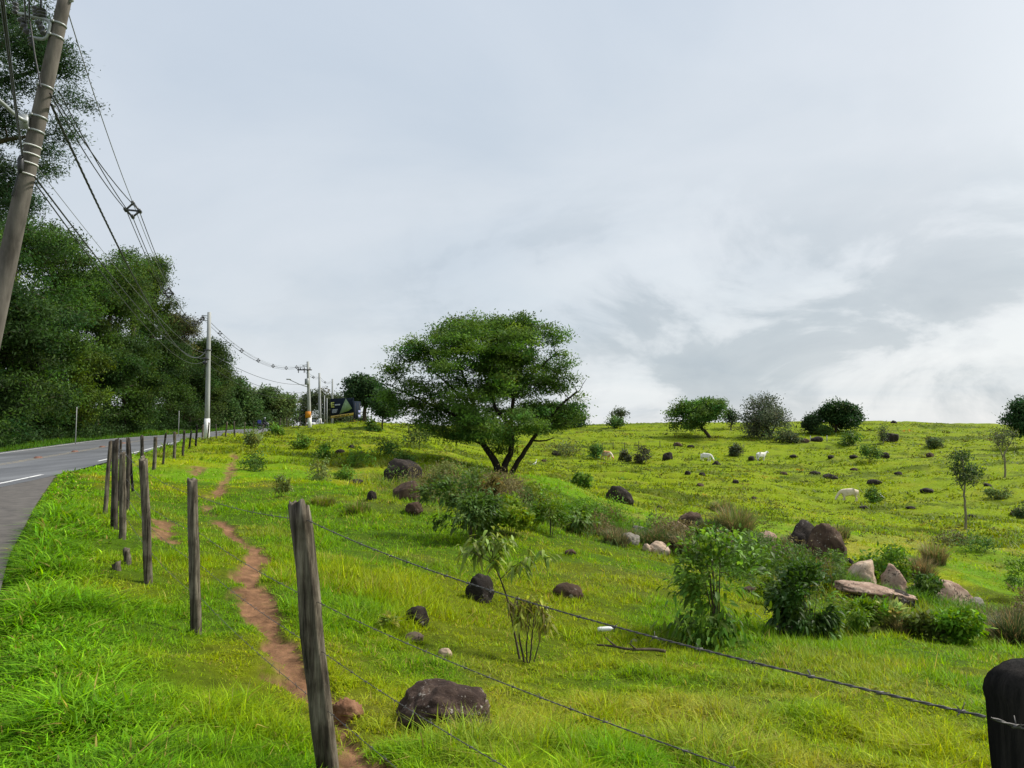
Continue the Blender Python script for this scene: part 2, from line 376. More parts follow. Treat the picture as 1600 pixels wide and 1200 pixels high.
mx = N(t, 'Mix', data_type='RGBA', blend_type='MULTIPLY'); mx.inputs[0].default_value = .9
L(t, a.outputs['Color'], mx.inputs[6]); L(t, ramp(t, n1.outputs[0], [(.3, (.45, .42, .38)), (.65, (1.15, 1.12, 1.05))]), mx.inputs[7])
L(t, mx.outputs[2], p.inputs['Base Color'])
b = N(t, 'Bump', Strength=.8, Distance=.06); L(t, n1.outputs[0], b.inputs['Height']); L(t, b.outputs[0], p.inputs['Normal'])
L(t, p.outputs[0], out.inputs[0]); M['ground'] = m
tag(mb.build('ground', M['ground'], smooth=True), 'rolling green pasture sloping to a gully with a worn reddish footpath', 'pasture', kind='structure')

# ------------------------------------------------------------------ road sheets
def strip(name, ya, yb, fa, fb, dz, mat, step=.5, nx=6, kind=True, gaps=None):
    mb = MB(); ys = np.arange(ya, yb+1e-6, step); u = np.linspace(0, 1, nx)
    X = fa(ys)[:, None]*(1-u)+fb(ys)[:, None]*u; Yg = np.repeat(ys[:, None], nx, 1)
    Z = zr(Yg)+dz
    i = np.arange(nx-1); k = (np.arange(len(ys)-1)*nx)[:, None]
    Q = np.stack([k+i, k+i+1, k+nx+i+1, k+nx+i], -1).reshape(-1, 4)
    mb.add(np.stack([X, Yg, Z], -1).reshape(-1, 3), Q)
    o = mb.build(name, mat, smooth=True); return tag(o, kind='structure') if kind else o
m, t, out = nt('asphalt'); p = N(t, 'BsdfPrincipled', Roughness=.62)
tc = N(t, 'TexCoord'); mp = N(t, 'Mapping'); mp.inputs['Scale'].default_value = (.5, .06, 1); mp.inputs['Rotation'].default_value = (0, 0, .3); L(t, tc.outputs['Object'], mp.inputs[0])
n1 = N(t, 'TexNoise', Scale=1.6, Detail=6., Roughness=.6); L(t, mp.outputs[0], n1.inputs[0]); n2 = N(t, 'TexNoise', Scale=40., Detail=6., Roughness=.7); L(t, tc.outputs['Object'], n2.inputs[0])
mx = N(t, 'Mix', data_type='RGBA', blend_type='MULTIPLY'); mx.inputs[0].default_value = 1.
L(t, ramp(t, n1.outputs[0], [(.35, (.085, .088, .095)), (.65, (.17, .175, .185))]), mx.inputs[6]); L(t, ramp(t, n2.outputs[0], [(.3, (.65, .65, .65)), (.7, (1.2, 1.2, 1.2))]), mx.inputs[7])
L(t, mx.outputs[2], p.inputs['Base Color'])
b = N(t, 'Bump', Strength=.3, Distance=.01); L(t, n2.outputs[0], b.inputs['Height']); L(t, b.outputs[0], p.inputs['Normal'])
L(t, p.outputs[0], out.inputs[0]); M['asphalt'] = m
M['apron'] = paint('shoulder_asphalt', (.085, .075, .065), .85, .4, 3, bump=.3)
m, t, out = nt('worn_road_paint'); p = N(t, 'BsdfPrincipled', Roughness=.7); tc = N(t, 'TexCoord'); n1 = N(t, 'TexNoise', Scale=9., Detail=6., Roughness=.7); L(t, tc.outputs['Object'], n1.inputs[0])
L(t, ramp(t, n1.outputs[0], [(.34, (.16, .16, .165)), (.48, (.72, .72, .7))]), p.inputs['Base Color']); L(t, p.outputs[0], out.inputs[0]); M['roadpaint'] = m
m2 = m.copy(); m2.name = 'worn_yellow_paint'
for n_ in m2.node_tree.nodes:
    if n_.type == 'VALTORGB': n_.color_ramp.elements[1].color = (.42, .33, .16, 1); n_.color_ramp.elements[0].position = .45; n_.color_ramp.elements[1].position = .62
M['yellowpaint'] = m2
strip('road', -55, 290, lambda y: xr(y)-ROADW, lambda y: xr(y)+.5, 0, M['asphalt'])
strip('road_shoulder', -55, 27.5, lambda y: xr(y)+.5, lambda y: np.maximum(xa(y), xr(y)+.5), -.004, M['apron'], nx=14)
strip('edge_line', -55, 26.3, lambda y: xr(y)-.14, lambda y: xr(y), .005, M['roadpaint'], nx=2)
strip('edge_line', 34, 230, lambda y: xr(y)-.14, lambda y: xr(y), .005, M['roadpaint'], nx=2)
strip('edge_line', -55, 230, lambda y: xr(y)-7.7, lambda y: xr(y)-7.58, .005, M['roadpaint'], nx=2)
strip('centre_line', -55, 230, lambda y: xr(y)-3.98, lambda y: xr(y)-3.86, .005, M['yellowpaint'], nx=2)
strip('centre_line', -55, 230, lambda y: xr(y)-3.7, lambda y: xr(y)-3.58, .005, M['yellowpaint'], nx=2)

# ------------------------------------------------------------------ grass
def blades(X, Y, h, w, col, lean, segs, mb):
    n = len(X)
    Z = gz(X, Y)-.015; b = R.uniform(0, 2*math.pi, n); a = b+math.pi/2+R.normal(0, .45, n)
    wv = np.stack([np.cos(a), np.sin(a), np.zeros(n)], -1)*(w/2)[:, None]
    lv = np.stack([np.cos(b), np.sin(b), np.zeros(n)], -1)*(lean*h)[:, None]
    root = np.stack([X, Y, Z], -1)
    ts = np.linspace(0, 1, segs+1); rows = []
    for q, tt in enumerate(ts):
        up = tt-.38*np.minimum(lean, 1.6)*tt**2.2*.9
        c = root+lv*(tt**1.8)[..., None] if False else root+lv*tt**1.8
        c = c.copy(); c[:, 2] += h*up
        if q < segs:
            s = (1-.75*tt**1.5); rows += [c-wv*s, c+wv*s]
        else: rows += [c]
    nv = len(rows); V = np.stack(rows, 1).reshape(-1, 3); base = np.arange(n)[:, None]*nv
    Q = np.concatenate([base+np.array((2*q, 2*q+1, 2*q+3, 2*q+2)) for q in range(segs-1)]) if segs > 1 else None
    T = base+np.array((2*segs-2, 2*segs-1, 2*segs))
    mb.add(V, Q, T, np.repeat(col, nv, 0))
def jitter(c, s=.3):
    n = len(c); k = np.exp(R.normal(0, s, (n, 1))); hue = R.normal(0, .09, (n, 1))
    c = c*k; c[:, :1] *= np.exp(hue); return np.clip(c, 0, .9)
FOVA = math.radians(43)
def scatter(n, r0, r1, power):
    u = R.random(n)
    if power == 2: r = 1/(1/r0+u*(1/r1-1/r0))
    elif power == 1: r = r0*(r1/r0)**u
    else: r = np.sqrt(r0*r0+u*(r1*r1-r0*r0))
    a = R.uniform(-FOVA, FOVA, n); return r*np.sin(a), r*np.cos(a), r
def keep(X, Y):
    dens = np.where(np.hypot(X, Y) < 35, .72+.28*sstep(.36, .5, fbm(X*3.2, Y*3.2, 3, 88)), 1.)
    return (paved(X, Y) < .5) & (R.random(len(X)) > path_mask(X, Y)*1.25) & (R.random(len(X)) < dens)
mb = MB(); mv = MB()
QG = 1.0
for (n, r0, r1, pw) in ((int(520000*QG), 2.2, 14, 2), (int(230000*QG), 10, 60, 1.0), (int(60000*QG), 2.2, 6.5, 0), (int(300000*QG), 6.5, 32, 1)):
    X, Y, r = scatter(n, r0, r1, pw); k_ = keep(X, Y); X, Y, r = X[k_], Y[k_], r[k_]
    tuft = fbm(X*1.3, Y*1.3, 3, 81); tuft2 = fbm(X*.45, Y*.45, 3, 82)
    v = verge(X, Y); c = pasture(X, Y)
    h = .7*(.042+.065*sstep(.42, .72, tuft)+.07*sstep(.5, .75, tuft2))*(.65+.9*sstep(.3, .7, fbm(X*5, Y*5, 2, 83)))*np.exp(R.normal(0, .35, len(X)))
    g = np.exp(-(poly_dist(X, Y, GULLY)/3.0)**2); h *= 1+g*1.4
    h *= 1-.35*np.minimum(1, np.exp(-(poly_dist(X, Y, PATH)/.35)**2))
    near = sstep(9, 3, r); h *= 1+.2*(1-near)
    dry = R.random(len(X)) < .035+.10*sstep(.5, .7, fbm(X*.7, Y*.7, 2, 85))
    c = np.where(dry[:, None], DRY*R.uniform(.6, 1.15, (len(X), 1)), c)
    w = np.maximum(.0068*np.exp(R.normal(0, .3, len(X))), r*1.25e-3)
    tall = v > R.random(len(X))*.9
    lo = ~tall
    nr = lo & (r < 9)
    lean = R.uniform(.2, 1.6, len(X))
    blades(X[nr], Y[nr], h[nr], w[nr], jitter(c[nr]), lean[nr], 2, mb)
    fr = lo & (r >= 9)
    blades(X[fr], Y[fr], h[fr], w[fr]*1.15, jitter(c[fr]), lean[fr]*.8, 1, mb)
    ht = np.clip((.06+.12*v*sstep(.3, .7, tuft))*(.45+.55*sstep(.0, .3, X-xa(Y)))*(.72+.28*sstep(3.5, 7, r))*np.exp(R.normal(0, .35, len(X))), .04, .34)
    blades(X[tall], Y[tall], ht[tall], np.maximum(w[tall]*1.75, r[tall]*1.3e-3), jitter(c[tall], .36), R.uniform(.3, 2.1, tall.sum()), 3, mv)
# far hillside: short tufts, one sliver each, sized to what the eye resolves there
X, Y, r = scatter(int(280000*QG), 42, 215, 1); k_ = keep(X, Y); X, Y, r = X[k_], Y[k_], r[k_]
tm = sstep(.505, .6, fbm(X*.22, Y*.6, 4, 92))*(R.random(len(X)) < .75)
h = (.06+.1*sstep(.5, .8, fbm(X*.5, Y*.5, 3, 91))+.2*tm)*np.exp(R.normal(0, .35, len(X)))
cf = pasture(X, Y); cf = cf+(np.array((.085, .12, .015))-cf)*(.72*tm)[:, None]  # patches of tufts darkened: hillside shadow and dirt put into blade colour
blades(X, Y, h, r*2.2e-3, jitter(cf, .24), R.uniform(.3, 1.5, len(X)), 1, mb)
# dry litter and stray blades trodden into the path
n = 5000; q_ = R.integers(0, len(PATH), n); Xp = PATH[q_, 0]+R.normal(0, .13, n); Yp = PATH[q_, 1]+R.normal(0, .2, n)
cp = np.where(R.random((n, 1)) < .45, np.array((.13, .09, .05)), np.where(R.random((n, 1)) < .5, DRY*.8, LUSH*.9))*np.exp(R.normal(0, .3, (n, 1)))
blades(Xp, Yp, R.uniform(.015, .05, n), np.full(n, .007), cp, R.uniform(1., 2.6, n), 1, mb)
# grass strip beyond the road, at the foot of the wood
Yg = R.uniform(25, 125, 30000); Xg = xr(Yg)-ROADW-R.random(30000)**1.5*5
rg = np.hypot(Xg, Yg)
blades(Xg, Yg, R.uniform(.15, .45, 30000), rg*1.3e-3, jitter(np.tile(np.array((.07, .17, .015)), (30000, 1))), R.uniform(.2, .8, 30000), 1, mb)
tag(mb.build('pasture_grass', M['grass']), 'short bright yellow green grass covering the grazed pasture', 'grass', kind='stuff')
tag(mv.build('verge_grass', M['grass']), 'tall lush grass along the edge of the road shoulder', 'grass', kind='stuff')

# ------------------------------------------------------------------ world, sun, camera
CLOUD = (4.2, 1.4, 0)
SUN_AZ, SUN_EL = math.radians(70), math.radians(46)
w = bpy.data.worlds.new('World'); SC.world = w; w.use_nodes = True; t = w.node_tree; t.nodes.clear()
out = N(t, 'OutputWorld'); sky = N(t, 'TexSky'); sky.sky_type = 'NISHITA'; sky.sun_disc = False; sky.sun_elevation = SUN_EL; sky.sun_rotation = SUN_AZ; sky.air_density = 1.; sky.dust_density = 3.
b1 = N(t, 'Background', Strength=.08); L(t, sky.outputs[0], b1.inputs[0])
tc = N(t, 'TexCoord'); sp = N(t, 'SeparateXYZ'); L(t, tc.outputs['Generated'], sp.inputs[0])
mz = N(t, 'Math', operation='MAXIMUM'); L(t, sp.outputs[2], mz.inputs[0]); mz.inputs[1].default_value = 0.
az = N(t, 'Math', operation='ADD'); L(t, mz.outputs[0], az.inputs[0]); az.inputs[1].default_value = .16
dx = N(t, 'Math', operation='DIVIDE'); L(t, sp.outputs[0], dx.inputs[0]); L(t, az.outputs[0], dx.inputs[1])
dy = N(t, 'Math', operation='DIVIDE'); L(t, sp.outputs[1], dy.inputs[0]); L(t, az.outputs[0], dy.inputs[1])
cv = N(t, 'CombineXYZ'); L(t, dx.outputs[0], cv.inputs[0]); L(t, dy.outputs[0], cv.inputs[1])
az2 = N(t, 'Math', operation='ADD'); L(t, mz.outputs[0], az2.inputs[0]); az2.inputs[1].default_value = .55
dv2 = N(t, 'VectorMath', operation='DIVIDE'); L(t, tc.outputs['Generated'], dv2.inputs[0]); L(t, az2.outputs[0], dv2.inputs[1])
def noise(scale, detail, rough, dist, off, vec=None):
    mp = N(t, 'Mapping'); mp.inputs['Location'].default_value = off; L(t, vec or cv.outputs[0], mp.inputs[0])
    n = N(t, 'TexNoise', Scale=scale, Detail=detail, Roughness=rough, Distortion=dist); L(t, mp.outputs[0], n.inputs[0]); return n.outputs[0]
grad = ramp(t, mz.outputs[0], [(0., (.81, .82, .815)), (.07, (.73, .768, .785)), (.22, (.675, .725, .77)), (.6, (.615, .68, .765))])
# brighter overcast towards the veiled sun, duller away from it
dt = N(t, 'VectorMath', operation='DOT_PRODUCT'); L(t, tc.outputs['Generated'], dt.inputs[0]); dt.inputs[1].default_value = (math.sin(SUN_AZ)*.93, math.cos(SUN_AZ)*.93, .36)
gl = ramp(t, dt.outputs['Value'], [(0., (.93, .95, .98)), (.55, (.98, .99, 1.)), (.8, (1.05, 1.04, 1.03)), (1., (1.35, 1.32, 1.25))])
def mul(a, b, f=1., mode='MULTIPLY'):
    m_ = N(t, 'Mix', data_type='RGBA', blend_type=mode)
    if isinstance(f, float): m_.inputs[0].default_value = f
    else: L(t, f, m_.inputs[0])
    L(t, a, m_.inputs[6])
    if isinstance(b, tuple): m_.inputs[7].default_value = (*b, 1)
    else: L(t, b, m_.inputs[7])
    return m_.outputs[2]
c = mul(grad, gl)
c = mul(c, ramp(t, noise(.75, 8., .55, .6, (2.3, 7.1, 0)), [(.3, (.90, .925, .95)), (.48, (1, 1, 1)), (.68, (1.075, 1.055, 1.045))]))
# ragged darker cloud bank low over the hill
lowf = ramp(t, mz.outputs[0], [(.0, (.35, .35, .35)), (.04, (1, 1, 1)), (.16, (1, 1, 1)), (.34, (.08, .08, .08))])
bk = N(t, 'VectorMath', operation='DOT_PRODUCT'); L(t, tc.outputs['Generated'], bk.inputs[0]); bk.inputs[1].default_value = (.415, .903, .11)
lowf = mul(lowf, ramp(t, bk.outputs['Value'], [(.8, (.16, .16, .16)), (.96, (1, 1, 1))]))
c = mul(c, mul(ramp(t, noise(3.1, 10., .58, .5, CLOUD, dv2.outputs[0]), [(.38, (1.05, 1.05, 1.045)), (.46, (.97, .975, .98)), (.54, (.74, .775, .80)), (.7, (.66, .70, .735))]), (1, 1, 1), 0.), lowf)
b2 = N(t, 'Background', Strength=1.); L(t, c, b2.inputs[0])
ms = N(t, 'MixShader'); ms.inputs[0].default_value = .93; L(t, b1.outputs[0], ms.inputs[1]); L(t, b2.outputs[0], ms.inputs[2]); L(t, ms.outputs[0], out.inputs[0])
ld = bpy.data.lights.new('sun', 'SUN'); ld.energy = 4.7; ld.angle = math.radians(8); ld.color = (1., .95, .86)
lo_ = bpy.data.objects.new('sun', ld); COL.objects.link(lo_)
S = Vector((math.sin(SUN_AZ)*math.cos(SUN_EL), math.cos(SUN_AZ)*math.cos(SUN_EL), math.sin(SUN_EL)))
lo_.rotation_euler = S.to_track_quat('Z', 'Y').to_euler(); lo_.location = S*50
cd = bpy.data.cameras.new('camera'); cam = bpy.data.objects.new('camera', cd); COL.objects.link(cam)
cd.sensor_width = 36; cd.lens = 36*F/1600; cd.clip_start = .05; cd.clip_end = 12000
cam.location = (0, 0, EYE); cam.rotation_euler = (math.pi/2+TH, 0, 0); SC.camera = cam
SC.view_settings.view_transform = 'Standard'; SC.view_settings.look = 'None'; SC.view_settings.exposure = .14; SC.view_settings.gamma = 1
SC.render.resolution_x = 1024; SC.render.resolution_y = 768
SC.cycles.max_bounces = 6; SC.cycles.transparent_max_bounces = 6; SC.cycles.diffuse_bounces = 3

# ------------------------------------------------------------------ plants
def nrm(v): return v/(np.linalg.norm(v, axis=-1, keepdims=True)+1e-12)
def leaf_quads(mb, pos, Ln, Wd, upb, col, rng, bias=None):
    n = len(pos)
    nv = rng.normal(0, 1, (n, 3)); nv[:, 2] += upb; nv = nrm(nv)
    tv = nrm(np.cross(nv, rng.normal(0, 1, (n, 3))))
    if bias is not None: tv = nrm(tv+bias); nv = nrm(nv-tv*(nv*tv).sum(-1, keepdims=True))
    bv = np.cross(nv, tv); Ln = np.broadcast_to(Ln, (n,))[:, None]; Wd = np.broadcast_to(Wd, (n,))[:, None]
    V = np.stack([pos, pos+tv*Ln*.45+bv*Wd/2, pos+tv*Ln, pos+tv*Ln*.45-bv*Wd/2], 1).reshape(-1, 3)
    mb.add(V, np.arange(n)[:, None]*4+np.arange(4), None, np.repeat(col, 4, 0))
def leaf_broad(mb, pos, tv, Ln, Wd, droop, col, rng):   # folded, arched six-point leaves
    n = len(pos); tv = nrm(tv); up = np.tile((0, 0, 1.), (n, 1))+rng.normal(0, .35, (n, 3))
    bv = nrm(np.cross(tv, up)); nv = np.cross(bv, tv); Ln = np.broadcast_to(Ln, (n,))[:, None]; Wd = np.broadcast_to(Wd, (n,))[:, None]; d = np.broadcast_to(droop, (n,))[:, None]
    def pt(u, s, f): return pos+tv*Ln*u+bv*Wd*s+nv*Wd*f-np.array((0, 0, 1.))*d*Ln*u*u
    V = np.stack([pt(0, 0, 0), pt(.3, .42, .12), pt(.3, 0, 0), pt(.3, -.42, .12), pt(.68, .38, .1), pt(.68, 0, 0), pt(.68, -.38, .1), pt(1., 0, 0)], 1).reshape(-1, 3)
    b = np.arange(n)[:, None]*8
    Q = np.concatenate([b+np.array(q) for q in ((1, 2, 5, 4), (2, 3, 6, 5))]); T = np.concatenate([b+np.array(q) for q in ((0, 2, 1), (0, 3, 2), (4, 5, 7), (5, 6, 7))])
    mb.add(V, Q, T, np.repeat(col, 8, 0))
def grow(stems, clusters, seg, rng, rtip, rexp=.5, wig=.12):
    """stems: list of (pts, radii) or (pts, radii, parent xyz).  Twigs join every cluster to the nearest limb."""
    pos = []; par = []; rad = []
    for st in stems:
        pts = np.asarray(st[0], float); rr = np.broadcast_to(np.asarray(st[1], float), (len(pts),))
        ln = np.r_[0, np.cumsum(np.linalg.norm(np.diff(pts, axis=0), axis=1))]; m = max(3, int(ln[-1]/seg)+1); s = np.linspace(0, ln[-1], m)
        p = np.stack([np.interp(s, ln, pts[:, k]) for k in range(3)], -1); r = np.interp(s, ln, rr)
        p[1:-1] += rng.normal(0, wig*seg*.35, (m-2, 3))
        par0 = -1
        if pos and len(st) > 2: par0 = int(np.argmin(np.linalg.norm(np.array(pos)-p[0], axis=1)))
        for q in range(m):
            par.append(par0 if q == 0 else len(pos)-1); pos.append(p[q]); rad.append(r[q])
    ns = len(pos); A = np.zeros((ns+len(clusters)*40, 3)); A[:ns] = pos; n = ns
    dist = np.min(np.linalg.norm(clusters[:, None]-A[None, :ns], axis=2), axis=1)
    for ci in np.argsort(dist):
        c = clusters[ci]; d = np.linalg.norm(A[:n]-c, axis=1); d = d*(1+.35*(A[:n, 2] > c[2]+.1)); j = int(np.argmin(d)); D = np.linalg.norm(A[j]-c)
        k = min(30, max(1, int(D/seg))); a = A[j].copy(); prev = j; off = rng.normal(0, wig, 3)*D
        for q in range(1, k+1):
            u = q/k; p = a+(c-a)*u+off*math.sin(math.pi*u)+np.array((0, 0, .1*D*math.sin(math.pi*u)))
            A[n] = p; par.append(prev); prev = n; n += 1
    cnt = np.zeros(n); kids = [[] for _ in range(n)]
    for q in range(n):
        if par[q] >= 0: kids[par[q]].append(q)
    for q in range(n-1, -1, -1):
        if not kids[q]: cnt[q] += 1
        if par[q] >= 0: cnt[par[q]] += cnt[q]
    rr = np.zeros(n)
    for q in range(n):
        rr[q] = rad[q] if q < ns else min(max(rtip, rtip*cnt[q]**rexp), rr[par[q]]*.85)
    mb = MB(); start = [q for q in range(n) if par[q] < 0]
    while start:
        q = start.pop(); ch = [] if par[q] < 0 else [par[q]]; first = par[q] >= 0
        while True:
            ch.append(q)
            if not kids[q]: break
            ks = sorted(kids[q], key=lambda z: (z >= ns) if q < ns else 0)
            nx = max(kids[q], key=lambda z: (1e6 if (q < ns and z < ns and par[z] == q and z == q+1) else 0)+cnt[z])
            start += [z for z in kids[q] if z != nx]; q = nx
        if len(ch) < 2: continue
        r = rr[ch].copy()
        if first: r[0] = min(r[0], r[1]*1.15)
        mb.tube(A[ch], r, 9 if r.max() > .06 else (5 if r.max() > .02 else 4), caps=r.max() > .02)
    return mb
def blob_pts(blobs, n, rng, shell=.5, top=.25):
    v = np.array([b[3]*b[4]*b[5] for b in blobs])**.8; pick = rng.choice(len(blobs), n, p=v/v.sum()); B = np.asarray(blobs, float)[pick]
    d = rng.normal(0, 1, (n, 3)); d[:, 2] += top; d = nrm(d)
    return B[:, :3]+B[:, 3:6]*d*(rng.random(n)**shell)[:, None]
def cols(base, n, rng, s=.18, hue=.1):
    c = np.tile(np.asarray(base, float), (n, 1))*np.exp(rng.normal(0, s, (n, 1))); c[:, 0] *= np.exp(rng.normal(0, hue, n)); return c
def crown(clusters, nper, sp, Ln, Wd, col, rng, upb=.7, mix=None, bias=None):
    n = len(clusters); cc = cols(col, n, rng, .22, .16)
    if mix is not None:
        k = rng.random(n) < mix[1]; cc[k] = cols(mix[0], k.sum(), rng)
    p = np.repeat(clusters, nper, 0)+rng.normal(0, 1, (n*nper, 3))*np.asarray(sp)
    c = np.repeat(cc, nper, 0)*np.exp(rng.normal(0, .15, (n*nper, 1)))
    mb = MB(); leaf_quads(mb, p, Ln*np.exp(rng.normal(0, .25, n*nper)), Wd, upb, c, rng, bias); return mb
def tree(base, stems, blobs, label, cat='tree', group=None, name='tree', ncl=120, nper=60, sp=(.5, .5, .25), Ln=.3, Wd=.15, col=(.045, .09, .02), mix=None, seed=1,
         seg=.5, rtip=.02, bark='bark', upb=.7, shell=.5, sink=.15, extra=None, bias=None):
    rng = np.random.default_rng(seed); root = thing(name, base, label, cat, group)
    cl = blob_pts(blobs, ncl, rng, shell)
    if extra is not None: stems = stems+extra
    grow(stems, cl, seg, rng, rtip).build('trunk', M[bark], root, smooth=True)
    crown(cl, nper, sp, Ln, Wd, col, rng, upb, mix, bias).build('crown', M['leaf'], root)
    return root
def px_tree(bx, by, Y, stems_px, blobs_px, label, seed=1, depth=.8, copies=1, **kw):
    """crown masses and limbs read off the photo, given depth and swung round the trunk so that the crown is round"""
    b = at(bx, by, Y); rng = np.random.default_rng(seed+500); s = Y/F
    def loc(px, py, dy=0.): q = P(px, py, Y)-b; q[1] = dy; return q
    blobs = []
    for (cx, cy, rx, ry) in blobs_px:
        q = loc(cx, cy); r0 = (rx*s, rx*s*depth, ry*s)
        blobs.append((*q, *r0))
        for k in range(copies):
            a = rng.uniform(.6, 1.5)*rng.choice((-1, 1)); x = q[0]*math.cos(a); y = q[0]*math.sin(a)+rng.normal(0, .3)
            blobs.append((x*rng.uniform(.7, 1), y, q[2]*rng.uniform(.92, 1.), r0[0]*.9, r0[0]*.9, r0[2]*.9))
    stems = []
    for k, (pts, r0, r1) in enumerate(stems_px):
        q = np.array([loc(*p_) for p_ in pts]); m = len(q); q[:, 1] = np.linspace(0, 1, m)**1.3*rng.normal(0, .12)*(q[-1, 2]-q[0, 2]); 
        if k == 0 or pts[0][1] >= by-4: q[0, 2] = -.25
        stems.append((q, np.linspace(r0, r1, m), 1) if k else (q, np.linspace(r0, r1, m)))
    return tree(b, stems, blobs, label, seed=seed, **kw)

# the big spreading tree in the middle of the pasture
px_tree(786, 741, 50,
 [([(781,742),(777,728),(768,712),(755,695),(748,672),(742,640),(728,600),(715,565)], .3, .07),
  ([(786,742),(789,726),(797,712),(800,690),(797,665),(800,640),(806,600),(820,560),(835,530)], .26, .07),
  ([(797,741),(806,725),(818,708),(830,688),(848,662),(868,640),(888,622),(900,612)], .2, .05),
  ([(755,695),(735,684),(722,668)], .09, .03), ([(830,688),(852,690),(866,684)], .08, .03), ([(797,665),(775,640),(760,600),(750,550)], .16, .05), ([(806,600),(845,575),(870,550)], .12, .04),
  ([(748,672),(712,650),(670,630),(630,612),(604,600)], .14, .03), ([(797,690),(778,672),(770,655)], .07, .03), ([(888,622),(905,612),(909,602),(916,592)], .045, .012), ([(742,640),(700,600),(665,570)], .12, .03)],
 [(745,515,60,24),(810,512,55,22),(865,530,32,26),(690,530,45,26),(650,558,45,26),(615,583,28,15),(700,575,50,28),(760,560,50,30),(820,565,45,28),(872,570,24,26),
  (640,605,45,20),(610,625,24,14),(650,635,38,18),(690,620,40,22),(740,600,45,22),(795,605,40,18),(845,605,38,20),(882,600,18,18),(690,655,34,24),(725,668,30,20),(700,682,26,10),(665,655,22,14),
  (850,640,40,16),(880,645,28,16),(865,660,34,10),(902,630,14,12),(815,640,24,9),(775,690,18,10),(788,706,14,8),(730,640,24,16),(712,677,32,13),(740,662,24,18),(682,668,28,16),(830,652,36,13),(858,668,24,8),(845,670,28,8),(888,650,24,13)],
 'large spreading tree with forked dark trunks and a wide domed crown mid pasture', seed=5, copies=1, ncl=1150, nper=100, sp=(.4, .4, .15), Ln=.22, Wd=.085, col=(.07, .135, .026), mix=((.105, .195, .028), .35), seg=.45, rtip=.016, upb=1.2, shell=.5, bark='bark_dark')
# trees of the far ridge and hill
px_tree(568, 657, 135, [([(569,658),(570,640),(572,625),(570,610)], .45, .15), ([(572,625),(585,615)], .2, .1), ([(571,632),(555,618)], .2, .1)],
 [(568,600,22,12),(585,610,12,14),(550,612,14,11),(573,622,20,12),(590,628,8,10),(560,598,16,9)], 'dark dome shaped tree on the rise behind the billboard', seed=7, ncl=190, nper=60, sp=(.75, .75, .45), Ln=.55, Wd=.3, col=(.03, .065, .02), seg=1., rtip=.05)
px_tree(597, 674, 100, [([(598,675),(598,655),(599,635),(600,615)], .13, .05)], [(600,632,13,20),(612,640,12,14),(592,645,8,12),(604,616,9,10)], 'slender tree with a thin straight trunk beside the big tree crown', seed=8, ncl=110, nper=50, sp=(.5, .5, .4), Ln=.4, Wd=.2, col=(.04, .085, .02), seg=.8, rtip=.03)
px_tree(893, 669, 182, [([(893,670),(892,655),(890,645)], .35, .12)], [(892,650,20,15),(905,658,10,10),(878,658,12,11),(890,662,18,7)], 'low dark tree peeping out behind the right side of the big tree', seed=9, ncl=150, nper=60, sp=(.9, .9, .6), Ln=.6, Wd=.28, col=(.035, .075, .02), seg=1., rtip=.05)
px_tree(969, 664, 188, [([(969,665),(970,655),(969,645)], .25, .1), ([(969,655),(960,646)], .1, .05), ([(970,652),(978,643)], .1, .05)], [(969,643,12,7),(975,648,8,6),(963,648,8,5)], 'small sparse bare topped tree alone on the skyline', seed=10, ncl=60, nper=14, sp=(.7, .7, .4), Ln=.5, Wd=.22, col=(.06, .085, .03), seg=.8, rtip=.05, bark='bark_pale')
px_tree(1109, 686, 150, [([(1110,687),(1104,676),(1096,668),(1090,655),(1080,645)], .42, .15), ([(1096,668),(1104,652),(1112,642)], .2, .08), ([(1090,655),(1072,652),(1060,660)], .16, .06)],
 [(1085,634,28,11),(1108,634,22,10),(1062,645,20,12),(1055,662,13,11),(1120,644,14,9),(1090,650,26,11),(1072,664,18,7)], 'broad umbrella tree on a leaning trunk on the far hillside', seed=11, ncl=230, nper=60, sp=(.75, .75, .35), Ln=.55, Wd=.26, col=(.065, .13, .025), mix=((.10, .19, .03), .35), seg=.9, rtip=.05, upb=1.)
px_tree(1142, 664, 170, [([(1142,665),(1143,658),(1142,650)], .2, .08)], [(1142,652,9,9),(1139,646,6,6)], 'thin little tree between two larger hillside trees', seed=12, ncl=50, nper=30, sp=(.6, .6, .5), Ln=.5, Wd=.24, col=(.045, .07, .03), seg=.8, rtip=.05)
px_tree(1204, 690, 150, [([(1207,691),(1203,680),(1199,668),(1192,655),(1186,645)], .4, .12), ([(1203,680),(1212,664),(1218,650)], .2, .07), ([(1199,668),(1180,660),(1168,652)], .16, .06)],
 [(1190,632,24,14),(1208,645,22,13),(1172,652,18,16),(1218,660,16,12),(1188,656,28,14),(1165,670,10,12),(1198,624,14,8),(1186,676,22,10)], 'greyish round tree with airy foliage on the far hillside', seed=13, ncl=230, nper=38, sp=(.8, .8, .6), Ln=.48, Wd=.2, col=(.075, .095, .05), mix=((.10, .125, .07), .4), seg=.9, rtip=.05, upb=.3)
px_tree(1306, 680, 155, [([(1306,681),(1306,672),(1307,664),(1312,655)], .35, .12), ([(1306,672),(1298,660)], .22, .08), ([(1307,665),(1322,656)], .16, .07)],
 [(1310,638,22,10),(1330,645,16,11),(1292,648,16,13),(1312,650,26,10),(1336,658,12,9),(1325,664,14,6)], 'compact dark rounded tree near the hill crest', seed=14, ncl=200, nper=65, sp=(.65, .65, .45), Ln=.5, Wd=.28, col=(.03, .07, .018), seg=.9, rtip=.05)
